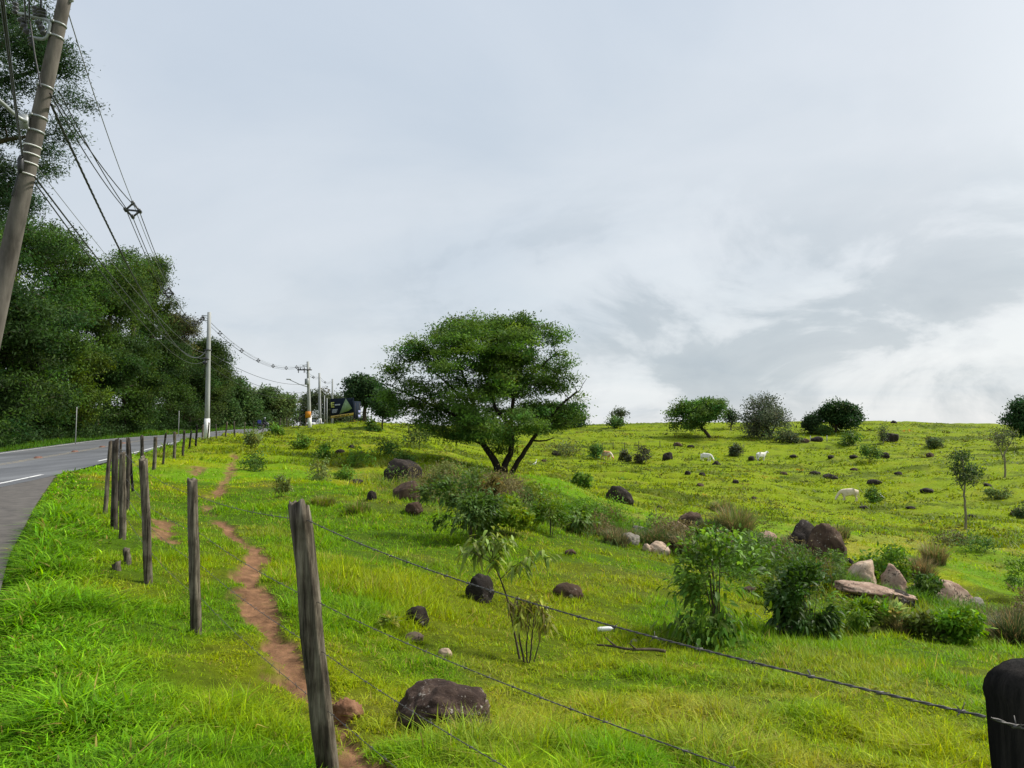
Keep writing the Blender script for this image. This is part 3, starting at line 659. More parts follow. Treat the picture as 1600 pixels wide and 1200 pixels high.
px_tree(1267, 677, 155, [([(1267,678),(1267,668),(1268,660)], .18, .08)], [(1267,657,9,8),(1270,667,7,8),(1262,664,6,6)], 'small dark bushy tree just left of the rounded crest tree', seed=15, ncl=70, nper=50, sp=(.55, .55, .5), Ln=.45, Wd=.24, col=(.03, .06, .02), seg=.8, rtip=.05)
px_tree(1612, 690, 120, [([(1612,690),(1611,670),(1608,650)], .35, .12)], [(1602,636,20,14),(1590,655,20,14),(1612,650,30,22),(1585,663,14,7),(1600,672,20,14),(1625,640,20,20)], 'dense dark tree cut off by the right edge of the view', seed=16, ncl=220, nper=60, sp=(.6, .6, .35), Ln=.45, Wd=.22, col=(.035, .08, .025), seg=.9, rtip=.05)
px_tree(1508, 832, 42, [([(1509,833),(1508,805),(1505,780),(1503,762),(1504,748)], .075, .045), ([(1504,766),(1495,745),(1488,735)], .04, .02), ([(1503,760),(1514,738),(1522,728)], .04, .02), ([(1504,750),(1504,728),(1502,712)], .035, .015)],
 [(1504,715,13,10),(1490,730,9,9),(1518,732,13,9),(1505,742,15,9),(1498,752,8,6),(1526,738,6,6)], 'spindly sapling with a long bare stem on the right slope', name='sapling', seed=17, ncl=75, nper=20, sp=(.2, .2, .12), Ln=.2, Wd=.07, col=(.055, .095, .028), seg=.3, rtip=.012, bark='bark_pale')
px_tree(1570, 752, 75, [([(1570,753),(1570,735),(1568,718),(1566,705)], .11, .06), ([(1568,718),(1560,700),(1553,685)], .06, .025), ([(1568,712),(1577,695),(1585,682)], .06, .025)],
 [(1555,682,9,9),(1568,676,12,8),(1583,682,9,9),(1568,692,14,8)], 'half bare twiggy sapling beside the right edge of the view', name='sapling', seed=18, ncl=80, nper=9, sp=(.3, .3, .25), Ln=.25, Wd=.09, col=(.07, .09, .035), seg=.4, rtip=.022, bark='bark_pale')
px_tree(1380, 692, 135, [([(1380,693),(1380,682),(1379,672)], .09, .04)], [(1380,674,7,7),(1378,682,5,5)], 'tiny thin tree above the dark boulder on the far hill', name='sapling', seed=19, ncl=40, nper=12, sp=(.4, .4, .4), Ln=.35, Wd=.15, col=(.07, .1, .035), seg=.5, rtip=.03, bark='bark_pale')
# grey trees and hedge trees round the far poles
for (bx, Y, ct, w, lab, c, sd) in ((515, 155, 607, 34, 'thin greyish tree behind the power poles and billboard', (.06, .08, .035), 21), (485, 225, 612, 28, 'ragged tree behind the pole with the crossarm', (.05, .07, .03), 22),
   (438, 168, 612, 34, 'green hedge tree left of the crossarm pole', (.06, .11, .025), 23), (428, 140, 606, 34, 'pale olive tree behind the motorcycle', (.085, .125, .035), 24), (395, 135, 600, 36, 'darker hedge tree just right of the white based pole', (.05, .095, .025), 25),
   (365, 118, 583, 34, 'rounded roadside tree at the far end of the wood', (.05, .095, .025), 26), (345, 108, 560, 30, 'airy tree with feathery top at the right end of the wood', (.045, .085, .022), 27), (540, 170, 622, 30, 'low green tree hidden behind the billboard', (.055, .1, .025), 28),
   (408, 150, 612, 30, 'mid green hedge tree between the dark and olive trees', (.06, .11, .028), 30)):
    s = Y/F; b = at(bx, 670, Y); rng = np.random.default_rng(sd); H = (670-ct)*s+EYE-b[2]; W = w*s
    bl = [(rng.normal(0, W*.35), rng.normal(0, W*.35), H*rng.uniform(.1, .78), W*.42, W*.42, H*.2) for _ in range(12)]
    tree(b, [(np.array([(0, 0, -.2), (.1, 0, H*.25), (.2, .1, H*.5), (.1, .2, H*.85)]), np.array([.22, .18, .13, .05]))], bl, lab, seed=sd, ncl=190, nper=62, sp=(.6, .6, .45), Ln=.5, Wd=.24, col=c, mix=(tuple(np.array(c)*1.4), .3), seg=.8, rtip=.04)
# the tall wood across the road, each tree its own
wood = [(-60, 50, 330, 11, (.04, .09, .022), 'leaning leafy tree at the left edge of the wood across the road'), (20, 60, 316, 10, (.035, .085, .022), 'tall dark tree directly behind the leaning pole across the road'),
 (70, 66, 338, 8, (.045, .095, .022), 'second tall tree from the left in the roadside wood'), (110, 74, 410, 8, (.04, .08, .02), 'dark tree below the dip in the wood skyline'), (165, 78, 388, 7, (.06, .115, .03), 'airy light green tree with a feathery top in the roadside wood'),
 (205, 84, 378, 9, (.055, .11, .028), 'broad feathery topped tree under the sagging cables'), (230, 90, 392, 5.5, (.045, .085, .022), 'high tree right of the feathery one in the roadside wood'), (268, 95, 482, 5, (.075, .09, .045), 'greyish vine hung tree near the second pole'),
 (296, 100, 525, 7, (.04, .075, .022), 'dark tree immediately left of the second pole'), (318, 106, 540, 7, (.04, .08, .022), 'tree standing behind the second pole')]
front = [(15, 52, 470, 7, (.03, .065, .018), 'low dark tree at the road edge on the far left'), (65, 58, 510, 6, (.035, .08, .02), 'dark understorey tree left of the thin white stake'), (105, 66, 530, 6, (.07, .125, .022), 'yellowish green understorey tree above the thin white stake'),
 (150, 72, 540, 6.5, (.03, .07, .018), 'dark understorey tree right of the thin white stake'), (195, 78, 520, 7, (.04, .085, .022), 'bushy front tree at the middle of the wood'), (235, 84, 530, 7, (.03, .065, .018), 'dark bushy front tree before the vine hung tree'), (268, 90, 545, 7, (.035, .08, .02), 'leafy front tree left of the second thin stake'),
 (300, 96, 565, 7, (.032, .07, .02), 'dark front tree by the second thin stake'), (328, 102, 575, 6, (.05, .09, .028), 'pale front tree just behind the white based pole'),
 (-40, 46, 430, 8, (.03, .07, .02), 'shadowy front tree partly outside the left edge of the view')]
for k, (px, Y, top, W, c, lab) in enumerate(wood+front):
    fr = k >= len(wood); dY = 4 if not fr else 0; rng = np.random.default_rng(100+k)
    b = np.array(((px-800)/F*Y, Y, 0)); b[0] = min(b[0], float(xr(Y))-ROADW-(3.2 if fr else 5)); b[2] = float(gz(b[0], Y))
    H = (670-top)*Y/F+EYE-b[2]; lean = rng.normal(0, .5)
    bl = []
    for q in range(26 if not fr else 18):
        u = rng.uniform(.16 if not fr else .12, .92); wr = W*.5*(1-abs(u-.5)**2*1.9)*rng.uniform(.25, .9); a = rng.uniform(0, 6.28)
        bl.append((wr*math.cos(a)+lean*u, wr*math.sin(a), H*u, W*.2, W*.2, H*.06))
    bl += [(lean+rng.normal(0, W*.2), rng.normal(0, W*.2), H*rng.uniform(.66, .9), W*.26, W*.26, H*.08) for _ in range(6)]+[(lean, 0, H*.9, W*.24, W*.24, H*.07)]
    stem = np.array([(0, 0, -.3), (lean*.2, .1, H*.25), (lean*.6, -.1, H*.5), (lean, .1, H*.9)])
    c = tuple(np.array(c)*np.array((.82, .8, .66)))
    tree(b, [(stem, np.array([.26, .22, .15, .04])*(H/15+.3))], bl, lab, seed=120+k, ncl=int(250 if not fr else 190), nper=135, sp=(.62, .62, .34), Ln=.25, Wd=.12, col=c, mix=(tuple(np.array(c)*np.array((2.1, 1.9, 1.3))), .3), seg=.8, rtip=.03, upb=.8, shell=.45)
# tall fine leaved tree reaching over the leaning pole
Yt = 33.; b = np.array((-30.5, 35., 0)); b[2] = float(gz(b[0], b[1]))
def tl(px, py, Y=31.): return P(px, py, Y)-b
bl = []
for (cx, cy, rx, ry) in ((20,30,40,25),(60,25,28,18),(75,80,42,22),(100,110,28,14),(125,165,26,9),(100,150,26,14),(45,130,45,24),(95,215,30,14),(70,235,34,18),(20,200,40,25),(75,265,14,12),(-40,60,60,50),(-50,160,60,50),(15,265,30,22),(-60,250,60,50),(40,75,40,30),(90,190,26,12),(10,-30,60,40),(12,298,34,24),(28,322,28,18),(-25,310,50,40),(48,282,22,14)):
    q = tl(cx, cy, 30.5+R.uniform(-1.5, 1.5)); s = 30.5/F; bl.append((*q, rx*s, rx*s*.9, ry*s))
st = [(np.array([(0, 0, -.3), (.5, -.2, 6), (1.5, -.8, 11), tl(-60, 150), tl(-30, 20)]), np.array([.42, .36, .28, .2, .06])), (np.array([(1.5, -.8, 11), tl(-40, 230), tl(30, 215), tl(85, 210)]), np.array([.2, .15, .08, .03]), 1), (np.array([tl(-60, 150), tl(20, 120), tl(80, 100)]), np.array([.16, .1, .03]), 1), (np.array([tl(-50, 100), tl(20, 60), tl(60, 20)]), np.array([.14, .09, .03]), 1)]
tree(b, st, bl, 'tall fine leaved tree whose branches hang over the leaning pole', seed=31, ncl=600, nper=120, sp=(.34, .34, .13), Ln=.17, Wd=.045, col=(.032, .065, .024), mix=((.05, .095, .03), .25), seg=.5, rtip=.012, upb=1.)
# dark undergrowth along the foot of the wood
mb = MB(); n = 95000; Yg = R.uniform(34, 215, n); dd = R.random(n)
Xg = xr(Yg)-ROADW-1.8-dd*5; hh = (1.2+2.6*fbm(Yg*.35, Xg*.35, 3, 99))*np.minimum(1, .35+dd)
z = gz(Xg, Yg)+R.random(n)**.8*hh
cu = cols((.026, .055, .014), n, R, .3); ky = fbm(Yg*.5, Xg*.2, 2, 98) > .6; cu[ky] *= 1.6
leaf_quads(mb, np.stack([Xg, Yg, z], -1), .28, .14, .6, cu, R)
tag(mb.build('undergrowth', M['leaf']), 'dark tangled undergrowth along the foot of the roadside wood', 'undergrowth', kind='stuff')

# ------------------------------------------------------------------ shrubs, tussocks, weeds
def shrub(px, py, w, h, label, col=(.05, .11, .02), lf=.08, ncl=60, nper=40, Y=None, seed=1, mix=None, broad=False, cat='shrub', name='shrub', stems=4, low=.35, droop=.4, asp=.42, fill=1.0, bark='bark', group=None, skirt=0):
    col = tuple(np.array(col)*np.array((1.75, 1.45, .9))); mix = (tuple(np.array(mix[0])*1.4), mix[1]) if mix else None
    b = at(px, py, Y); s = b[1]/F; W = w*s; H = h*s; rng = np.random.default_rng(seed+300)
    root = thing(name, b, label, cat, group)
    bl = [(rng.normal(0, W*.22), rng.normal(0, W*.22), H*rng.uniform(low, .8), W*rng.uniform(.12, .3), W*rng.uniform(.12, .3), H*rng.uniform(.1, .22)) for _ in range(8)]
    bl += [(rng.normal(0, W*.06), 0, H*.85, W*.16, W*.16, H*.13), (-W*.27, 0, H*rng.uniform(.35, .6), W*.18, W*.18, H*.16), (W*.27, 0, H*rng.uniform(.35, .6), W*.18, W*.18, H*.16)]
    bl += [(rng.normal(0, W*.2), rng.normal(0, W*.2), H*rng.uniform(.85, 1.02), W*.07, W*.07, H*.09) for _ in range(4)]+[(rng.choice((-1, 1))*W*rng.uniform(.36, .5), 0, H*rng.uniform(.2, .75), W*.09, W*.09, H*.08) for _ in range(3)]
    bl += [(-W*.3, rng.normal(0, W*.1), H*.17, W*.24, W*.22, H*.15), (W*.12, -W*.1, H*.12, W*.25, W*.2, H*.1), (-W*.05, -W*.12, H*.2, W*.2, W*.2, H*.12)][:skirt]
    cl = blob_pts(bl, ncl, rng, .6); cl[:, 2] = np.maximum(cl[:, 2], .04*H)
    st = []
    for k in range(stems):
        a = rng.uniform(0, 6.28); r = W*.2*rng.random()
        st.append((np.array([(r*.2*math.cos(a), r*.2*math.sin(a), -.05), (r*.6*math.cos(a), r*.6*math.sin(a), H*.3), (r*1.2*math.cos(a), r*1.2*math.sin(a), H*rng.uniform(.55, .8))]), np.array([.008, .006, .003])*H))
    grow(st, cl, max(.06*H, .03), rng, .0018*H+.001, .42).build('stem', M[bark], root, smooth=True)
    cc = cols(col, ncl, rng, .2, .14)
    if mix is not None:
        k = rng.random(ncl) < mix[1]; cc[k] = cols(mix[0], k.sum(), rng)
    n = ncl*nper; sp = W*.075*fill
    p = np.repeat(cl, nper, 0)+rng.normal(0, 1, (n, 3))*np.array((sp, sp, sp*.8)); p[:, 2] = np.maximum(p[:, 2], .015)
    c = np.repeat(cc, nper, 0)*np.exp(rng.normal(0, .14, (n, 1))); mb = MB(); ln = lf*np.exp(rng.normal(0, .28, n))
    if broad:
        out = p-np.array((0, 0, H*.45)); tv = nrm(nrm(out)*.9+rng.normal(0, .55, (n, 3))+np.array((0, 0, .15)))
        leaf_broad(mb, p, tv, ln, ln*asp, droop*rng.uniform(.3, 1.6, n), c, rng)
    else: leaf_quads(mb, p, ln, ln*asp, .6, c, rng)
    mb.build('foliage', M['broad' if broad else 'leaf'], root); return root
def tussock(px, py, w, h, label, col=(.10, .13, .03), n=500, Y=None, seed=1, dry=.3, group=None, name='grass_tussock'):
    b = at(px, py, Y); s = b[1]/F; W = w*s; H = h*s; rng = np.random.default_rng(seed+700)
    a = rng.uniform(0, 6.28, n); r = np.sqrt(rng.random(n))*W*.3; x = r*np.cos(a); y = r*np.sin(a)
    z = gz(b[0]+x, b[1]+y)-b[2]-.03
    hb = H*rng.uniform(.55, 1.05, n)*(1-.35*(r/(W*.3+1e-6))**2); lean = rng.uniform(.1, .9, n); a2 = a+rng.normal(0, .7, n)
    dv = np.stack([np.cos(a2), np.sin(a2), 0*a], -1)*(lean*np.minimum(hb, W*.75))[:, None]; wv = np.stack([-np.sin(a2), np.cos(a2), 0*a], -1)*np.maximum(.004, b[1]*.0009)*.6
    root = np.stack([x, y, z], -1); V = []
    for t_ in (0, .4, .75, 1.):
        c = root+dv*t_**1.7; c[:, 2] += hb*(t_-.33*lean*t_**2.3); V += [c-wv*(1-.6*t_), c+wv*(1-.6*t_)] if t_ < 1 else [c]
    V = np.stack(V, 1).reshape(-1, 3); bb = np.arange(n)[:, None]*7
    c = cols(col, n, rng, .25, .15); k = rng.random(n) < dry; c[k] = cols((.26, .2, .085), k.sum(), rng)
    mb = MB(); mb.add(V, np.concatenate([bb+np.array((0, 1, 3, 2)), bb+np.array((2, 3, 5, 4))]), bb+np.array((4, 5, 6)), np.repeat(c, 7, 0))
    o = mb.build(name, M['leaf']); o.location = tuple(b); return tag(o, label, 'grass tussock', group)
G1 = (.055, .12, .02); G2 = (.085, .17, .02); G3 = (.04, .085, .02); G4 = (.09, .125, .045)
shrub(737, 842, 92, 100, 'tall leafy dark shrub casting a shadow left of the middle slope', (.045, .095, .025), .12, 90, 34, broad=True, seed=1, mix=((.1, .16, .05), .2), stems=5, low=.4)
shrub(1122, 1004, 135, 178, 'big broad leaved bush standing beyond the top wire', (.05, .115, .02), .11, 125, 19, broad=True, skirt=3, seed=2, mix=((.12, .22, .03), .4), stems=7, low=.1, droop=.5, fill=1.2)
shrub(1266, 1000, 104, 116, 'dense dark bush at the near edge of the gully', (.03, .075, .018), .11, 140, 32, broad=True, skirt=3, seed=3, mix=((.08, .16, .025), .12), stems=5, low=.2)
shrub(860, 838, 58, 72, 'bright green upright shrub at the foot of the mound', (.075, .16, .02), .10, 55, 34, seed=4, broad=True)
shrub(905, 832, 52, 36, 'low large leaved plant beside the upright shrub', (.06, .13, .025), .16, 36, 16, seed=5, broad=True, droop=.7)
shrub(1378, 898, 84, 62, 'rounded green bush above the pale blocks', (.05, .12, .02), .11, 110, 38, seed=6, Y=22.5)
shrub(1446, 952, 40, 46, 'dark green bush between the pale block and slanted slab', (.035, .085, .02), .10, 80, 36, seed=7, Y=20.5)
shrub(911, 767, 24, 34, 'small bright bush on the lip of the mound', (.05, .12, .025), .14, 40, 26, seed=8, Y=36)
shrub(700, 782, 74, 58, 'pale grey green shrub right of the split boulder', G4, .11, 90, 30, seed=9, mix=((.13, .16, .05), .3), Y=27)
shrub(760, 790, 44, 44, 'shrub with dark brown patches above the leafy shrub', (.07, .075, .03), .1, 60, 28, seed=10, Y=24)
shrub(800, 836, 70, 56, 'yellow green low thicket at the bottom of the mound', (.09, .165, .022), .11, 90, 30, seed=11)
shrub(760, 838, 46, 46, 'leafy green thicket just right of the tall dark shrub', (.06, .13, .025), .11, 60, 30, seed=12, broad=True)
shrub(835, 800, 60, 40, 'green scrub on the face of the mound', (.08, .14, .025), .12, 60, 30, seed=13)
shrub(1500, 1006, 70, 52, 'bright ferny green plant at the gully edge', (.07, .17, .02), .09, 80, 36, seed=14, low=.2)
shrub(1342, 985, 62, 46, 'bright thicket of thin leaves below the long slab', (.07, .16, .02), .12, 70, 26, seed=15, broad=True, asp=.22, low=.2)
shrub(1397, 990, 46, 34, 'pale silvery leaved plant below the long slab', (.2, .27, .14), .17, 16, 12, seed=16, broad=True, asp=.4, droop=.1)
shrub(1445, 998, 60, 40, 'dark low tangle left of the ferny plant', (.05, .085, .022), .1, 60, 30, seed=17, low=.2)
shrub(1597, 936, 46, 66, 'bright leafy plant at the right edge of the view above the gully', (.07, .16, .025), .11, 50, 26, seed=18, broad=True, asp=.25)
shrub(1303, 860, 40, 34, 'leafy sprig growing between the halves of the big rock', (.06, .13, .02), .1, 30, 24, seed=19, Y=23)
shrub(1236, 905, 60, 40, 'scrubby plants left of the dense dark bush', (.07, .115, .025), .1, 60, 30, seed=20, Y=18.5)
shrub(1095, 870, 50, 44, 'dark scrub behind the big broad leaved bush', (.045, .075, .022), .1, 60, 30, seed=21, Y=23)
shrub(1215, 950, 44, 40, 'green weeds at the left foot of the dense dark bush', (.075, .15, .02), .09, 50, 28, seed=22)
for k, (px, py, w, h, lab, c) in enumerate(((394, 700, 26, 26, 'grey green bush beside the upper footpath', G4), (430, 680, 20, 16, 'small bush on the crest right of the second pole', G1), (470, 702, 26, 22, 'loose weed clump below the motorcycle', G1),
   (497, 752, 34, 38, 'tall twiggy weed with bare stalks left of the split boulder', G4), (440, 776, 24, 32, 'thin twiggy weed above the nearest fence post', G4), (506, 716, 24, 20, 'round weed clump on the upper slope', G1), (398, 735, 40, 26, 'dark low bush right of the upper footpath', G3),
   (583, 674, 16, 18, 'dark small bush on the skyline below the slender tree', G3), (655, 702, 44, 46, 'dark bush under the left edge of the big tree crown', (.035, .06, .022)), (560, 730, 40, 24, 'dark green weeds on the upper slope left of the boulder', G1), (605, 712, 44, 22, 'dusky weed patch below the billboard rise', G3),
   (632, 726, 34, 18, 'dark weeds just above the split boulder', G3), (540, 752, 30, 20, 'green weeds left of the split boulder', G1), (1328, 697, 34, 20, 'dark low bush under the rounded crest tree', G3), (1290, 680, 22, 14, 'bush under the left side of the rounded crest tree', (.035, .075, .02)), (1358, 722, 26, 26, 'green bush below the dark hill boulder', (.05, .1, .025)),
   (962, 668, 26, 14, 'dark round bush at the foot of the bare skyline tree', (.04, .085, .025)), (1003, 724, 22, 26, 'dark purplish bush right of the orange white cow', (.04, .045, .03)), (978, 722, 16, 16, 'low dark bush between the cow and the purplish bush', (.04, .05, .03)), (1215, 692, 50, 18, 'dark scrub at the foot of the grey hillside tree', (.03, .05, .02)),
   (932, 718, 20, 22, 'green bush left of the orange white cow', (.045, .1, .025)), (1525, 862, 60, 26, 'dark bush at the foot of the spindly sapling', (.04, .085, .02)), (1486, 852, 44, 22, 'dry dark scrub left of the spindly sapling', (.06, .07, .03)), (1240, 692, 30, 14, 'dark scrub right of the grey hillside tree', (.035, .05, .025)),
   (1362, 784, 26, 20, 'weedy bush beside the small white bird', (.05, .1, .022)), (1460, 700, 26, 14, 'scrub with a slanting dead stump on the hill', (.045, .07, .03)), (1150, 712, 20, 16, 'dark thorn bush between the two white cows', (.04, .055, .03)), (880, 712, 60, 16, 'dark scrub line behind the small white bird by the big tree', (.06, .08, .03)),
   (1560, 780, 30, 16, 'low dark bush under the half bare sapling', (.05, .08, .025)), (1598, 808, 30, 22, 'dark bush on the right edge of the far slope', (.03, .055, .022)))):
    b = at(px, py); lf = max(.07, b[1]*.0032)
    shrub(px, py, w, h, lab, c, lf, 60, 16, seed=40+k, mix=(tuple(np.array(c)*1.6), .35), low=.1, stems=3, fill=1.6)
for k, (px, py, w, h, lab, c, n, d) in enumerate(((1150, 838, 80, 62, 'tallest pale plumed grass tussock behind the big bush', (.12, .17, .04), 900, .45), (1110, 838, 50, 40, 'dark bladed tussock left of the tall plumed one', (.05, .085, .025), 600, .15), (1025, 852, 80, 36, 'wide dark tussock above the tan rounded stone', (.06, .1, .025), 900, .2),
   (962, 852, 54, 34, 'brownish tussock at the foot of the mound', (.085, .1, .04), 600, .4), (1075, 868, 60, 44, 'dark shaggy tussock in the gully', (.06, .085, .03), 700, .3), (1440, 905, 50, 50, 'brown seeding tussock above the slanted slab', (.09, .1, .04), 600, .5), (1245, 868, 60, 46, 'brown green tussock leaning over the big rock', (.085, .105, .035), 700, .4),
   (1585, 1010, 74, 76, 'dark tall tussock at the right edge of the gully', (.05, .075, .025), 900, .25), (1545, 1000, 46, 46, 'ragged tussock left of the dark tall one', (.075, .11, .03), 600, .35), (1190, 856, 40, 30, 'small tussock beside the mottled stone', (.075, .11, .03), 400, .35), (950, 815, 70, 34, 'brownish grass hanging on the mound end', (.10, .115, .04), 700, .5),
   (1460, 880, 50, 44, 'pale dry tussock on the far lip of the gully', (.13, .16, .045), 500, .5), (1405, 990, 50, 36, 'shaggy tussock right of the silvery leaved plant', (.075, .09, .03), 500, .35), (1310, 838, 50, 24, 'thin pale tussock behind the big rock', (.12, .16, .04), 400, .4), (1128, 800, 50, 26, 'yellow green tussock beyond the gully', (.12, .17, .035), 400, .35), (505, 790, 60, 22, 'yellowish hummock of grass left of the stacked boulders', (.14, .2, .02), 500, .3), (560, 800, 60, 24, 'yellow green hummock of grass below the stacked boulders', (.12, .2, .02), 500, .25))):
    tussock(px, py, w, h, lab, c, n, None, k, d)
# sapling with drooping leaves, and the withered plant beside it
b = at(788, 1026); root = thing('sapling', b, 'thin sapling with drooping pale leaves crossing the top wire', 'sapling'); s = b[1]/F; rng = np.random.default_rng(3)
def sl(px, py, dy=0.): q = P(px, py, b[1])-b; q[1] = dy; return q
st = [(np.array([sl(812,1030), sl(803,985), sl(794,940), sl(782,905), sl(772,882), sl(768,855), sl(762,838)]), np.array([.014, .012, .010, .009, .007, .005, .003])),
      (np.array([sl(782,905), sl(800,888,.05), sl(825,874,.1), sl(848,868,.1)]), np.array([.006, .005, .004, .002]), 1), (np.array([sl(772,882), sl(752,868,-.1), sl(736,858,-.15)]), np.array([.005, .004, .002]), 1), (np.array([sl(770,868), sl(785,850,.1), sl(792,838,.15)]), np.array([.004, .003, .002]), 1), (np.array([sl(774,880), sl(760,862,.2), sl(748,842,.28)]), np.array([.004, .003, .002]), 1)]
tips = np.array([sl(*p_) for p_ in ((762,838),(748,845),(736,862),(770,845),(785,842),(792,845),(800,884),(815,876),(830,872),(848,868),(752,862),(776,858),(742,852),(768,868),(782,872))])
tips = np.concatenate([tips, tips+rng.normal(0, .05, tips.shape)+np.array((0, .06, 0)), tips+rng.normal(0, .05, tips.shape)-np.array((0, .08, 0))])
grow(st, tips, .06, rng, .0022).build('stem', M['bark'], root, smooth=True)
n = len(tips)*5; p = np.repeat(tips, 5, 0)+rng.normal(0, .03, (n, 3)); tv = rng.normal(0, 1, (n, 3)); tv[:, 2] = rng.uniform(-.6, .3, n)
mb = MB(); c = cols((.155, .21, .04), n, rng, .22); c[rng.random(n) < .35] *= 1.7
leaf_broad(mb, p, tv, rng.uniform(.1, .17, n), rng.uniform(.035, .055, n), rng.uniform(.4, 1.1, n), c, rng); mb.build('foliage', M['broad'], root)
b = at(826, 1036); root = thing('withered_plant', b, 'withered yellowish plant with bare stalks right of the thin sapling', 'plant'); rng = np.random.default_rng(4)
def sl(px, py, dy=0.): q = P(px, py, b[1])-b; q[1] = dy; return q
st = [(np.array([sl(820,1040), sl(812,1000), sl(806,965), sl(800,950)]), np.array([.012, .01, .007, .004])), (np.array([sl(828,1040), sl(832,995,.08), sl(836,958,.1), sl(838,945,.1)]), np.array([.01, .009, .006, .003])), (np.array([sl(824,1040), sl(822,1000,-.1), sl(828,960,-.12)]), np.array([.01, .008, .004])), (np.array([sl(832,1040), sl(842,1010,.05), sl(846,980,.1)]), np.array([.008, .006, .003]))]
tips = np.array([sl(*p_) for p_ in ((800,950),(812,940),(826,935),(838,942),(848,950),(846,975),(818,955),(832,950),(806,965),(852,962))]); tips = np.concatenate([tips, tips+rng.normal(0, .04, tips.shape)])
grow(st, tips, .05, rng, .002).build('stem', M['bark'], root, smooth=True)
n = len(tips)*14; p = np.repeat(tips, 14, 0)+rng.normal(0, .03, (n, 3)); tv = rng.normal(0, 1, (n, 3)); tv[:, 2] = rng.uniform(-.9, .2, n)
c = cols((.3, .34, .05), n, rng, .25); c[rng.random(n) < .3] = cols((.3, .22, .07), 1, rng)
mb = MB(); leaf_broad(mb, p, tv, rng.uniform(.07, .14, n), rng.uniform(.02, .042, n), rng.uniform(.4, 1.2, n), c, rng); mb.build('foliage', M['broad'], root)
# pale leafy weed with a few big leaves low by the stones (kept small)
shrub(612, 985, 26, 22, 'small pale leaved weed left of the half buried dark stone', (.16, .22, .07), .09, 10, 9, seed=90, broad=True, asp=.3, droop=.2)
# scattered dark weeds over the far pasture that nobody would count
mb = MB(); n = 1000; X, Y, r = scatter(n*3, 30, 185, 1); k = (fbm(X*.06, Y*.06, 3, 111) > .5) & (paved(X, Y) < .5); X, Y, r = X[k][:n], Y[k][:n], r[k][:n]
m_ = 22; W = r*.0032*np.exp(R.normal(0, .6, len(X)))
p = np.stack([np.repeat(X, m_)+R.normal(0, 1, len(X)*m_)*np.repeat(W, m_)*1.5, np.repeat(Y, m_)+R.normal(0, 1, len(X)*m_)*np.repeat(W, m_), 0*np.repeat(X, m_)], -1)
p[:, 2] = gz(p[:, 0], p[:, 1])+R.random(len(p))*np.repeat(W, m_)*.8
cw = np.repeat(cols((.09, .115, .02), len(X), R, .45, .3), m_, 0)
leaf_quads(mb, p, np.repeat(np.maximum(.08, r*.0028), m_), np.repeat(np.maximum(.04, r*.0014), m_), .5, cw, R)
tag(mb.build('pasture_weeds', M['leaf']), 'dark weeds and dead tufts dotted over the far pasture', 'weeds', kind='stuff')

# ------------------------------------------------------------------ rocks
ROCKS = []
def rock(px, py, w, h, label, mat='rock_dark', seed=1, Y=None, flat=0., ang=0., tilt=0., depth=.8, sink=.3, cuts=5, cat='rock', name='rock', group=None, sub=4, rough=.26):
    b = at(px, py, Y); s = b[1]/F; W = w*s; H = h*s
    bm = bmesh.new(); bmesh.ops.create_icosphere(bm, subdivisions=sub, radius=1.)
    me = bpy.data.meshes.new(name); bm.to_mesh(me); bm.free()
    V = np.empty(len(me.vertices)*3, np.float32); me.vertices.foreach_get('co', V); V = V.reshape(-1, 3).astype(float); rng = np.random.default_rng(seed+900)
    d = nrm(V); o3 = rng.uniform(0, 50, 3)
    V = d*(1+(fbm3(d*1.1+o3, 3, seed)-.5)[:, None]*.7)
    for k in range(cuts):
        nn = nrm(rng.normal(0, 1, 3)); c = rng.uniform(.62, .86) if cuts < 6 else rng.uniform(.42, .74); e = V@nn-c; V = V-nn*(np.maximum(e, 0)*rng.uniform(.75, 1))[:, None]
    V = V*(1+(fbm3(d*5+o3, 3, seed+9)-.5)[:, None]*rough)
    V = V-(V.max(0)+V.min(0))/2; V = V/((V.max(0)-V.min(0))/2)*np.array((W/2, W/2*depth, H*(.5+sink)))
    if tilt: c_, s_ = math.cos(tilt), math.sin(tilt); V = np.stack([V[:, 0]*c_-V[:, 2]*s_, V[:, 1], V[:, 0]*s_+V[:, 2]*c_], -1)
    V[:, 2] += H*(.5-sink)
    me.vertices.foreach_set('co', V.astype(np.float32).ravel()); me.polygons.foreach_set('use_smooth', np.ones(len(me.polygons), bool)); me.update()
    ROCKS.append((b[0], b[1]+W*depth*.3, W/2, W/2*depth))
    me.materials.append(M[mat]); o = bpy.data.objects.new(name, me); COL.objects.link(o); b[1] += W*depth*.3; o.location = tuple(b)
    return tag(o, label, cat, group)
rock(690, 1142, 152, 58, 'large dark boulder with pale lichen spots right of the nearest post', 'rock_lichen', 12, cuts=1, depth=.75, name='boulder', cat='boulder', sub=5)
rock(749, 942, 46, 42, 'round dark stone half sunk in grass at the foot of the sapling', 'rock_dark', 2)
rock(648, 977, 42, 28, 'small dark stone half buried in the grass', 'rock_dark', 3)
rock(645, 1003, 32, 13, 'flat pinkish stone in the grass', 'rock_pink', 4, cuts=2)
rock(694, 1029, 24, 15, 'small whitish stone in the grass', 'rock_tan', 5)
rock(538, 1132, 56, 36, 'clod of reddish earth beside the footpath', 'earth', 6, cuts=2, name='earth_clod', cat='earth clod', sink=.45, rough=.9)
rock(888, 934, 48, 22, 'brown flat topped mound stone under the top wire', 'rock_brown', 7, cuts=2)
rock(991, 1007, 14, 8, 'tiny pale stone beside the dead branch', 'rock_grey', 8)
rock(628, 757, 60, 40, 'dark split boulder on top of the stacked rocks', 'rock_dark', 9, cuts=6, name='boulder', cat='boulder')
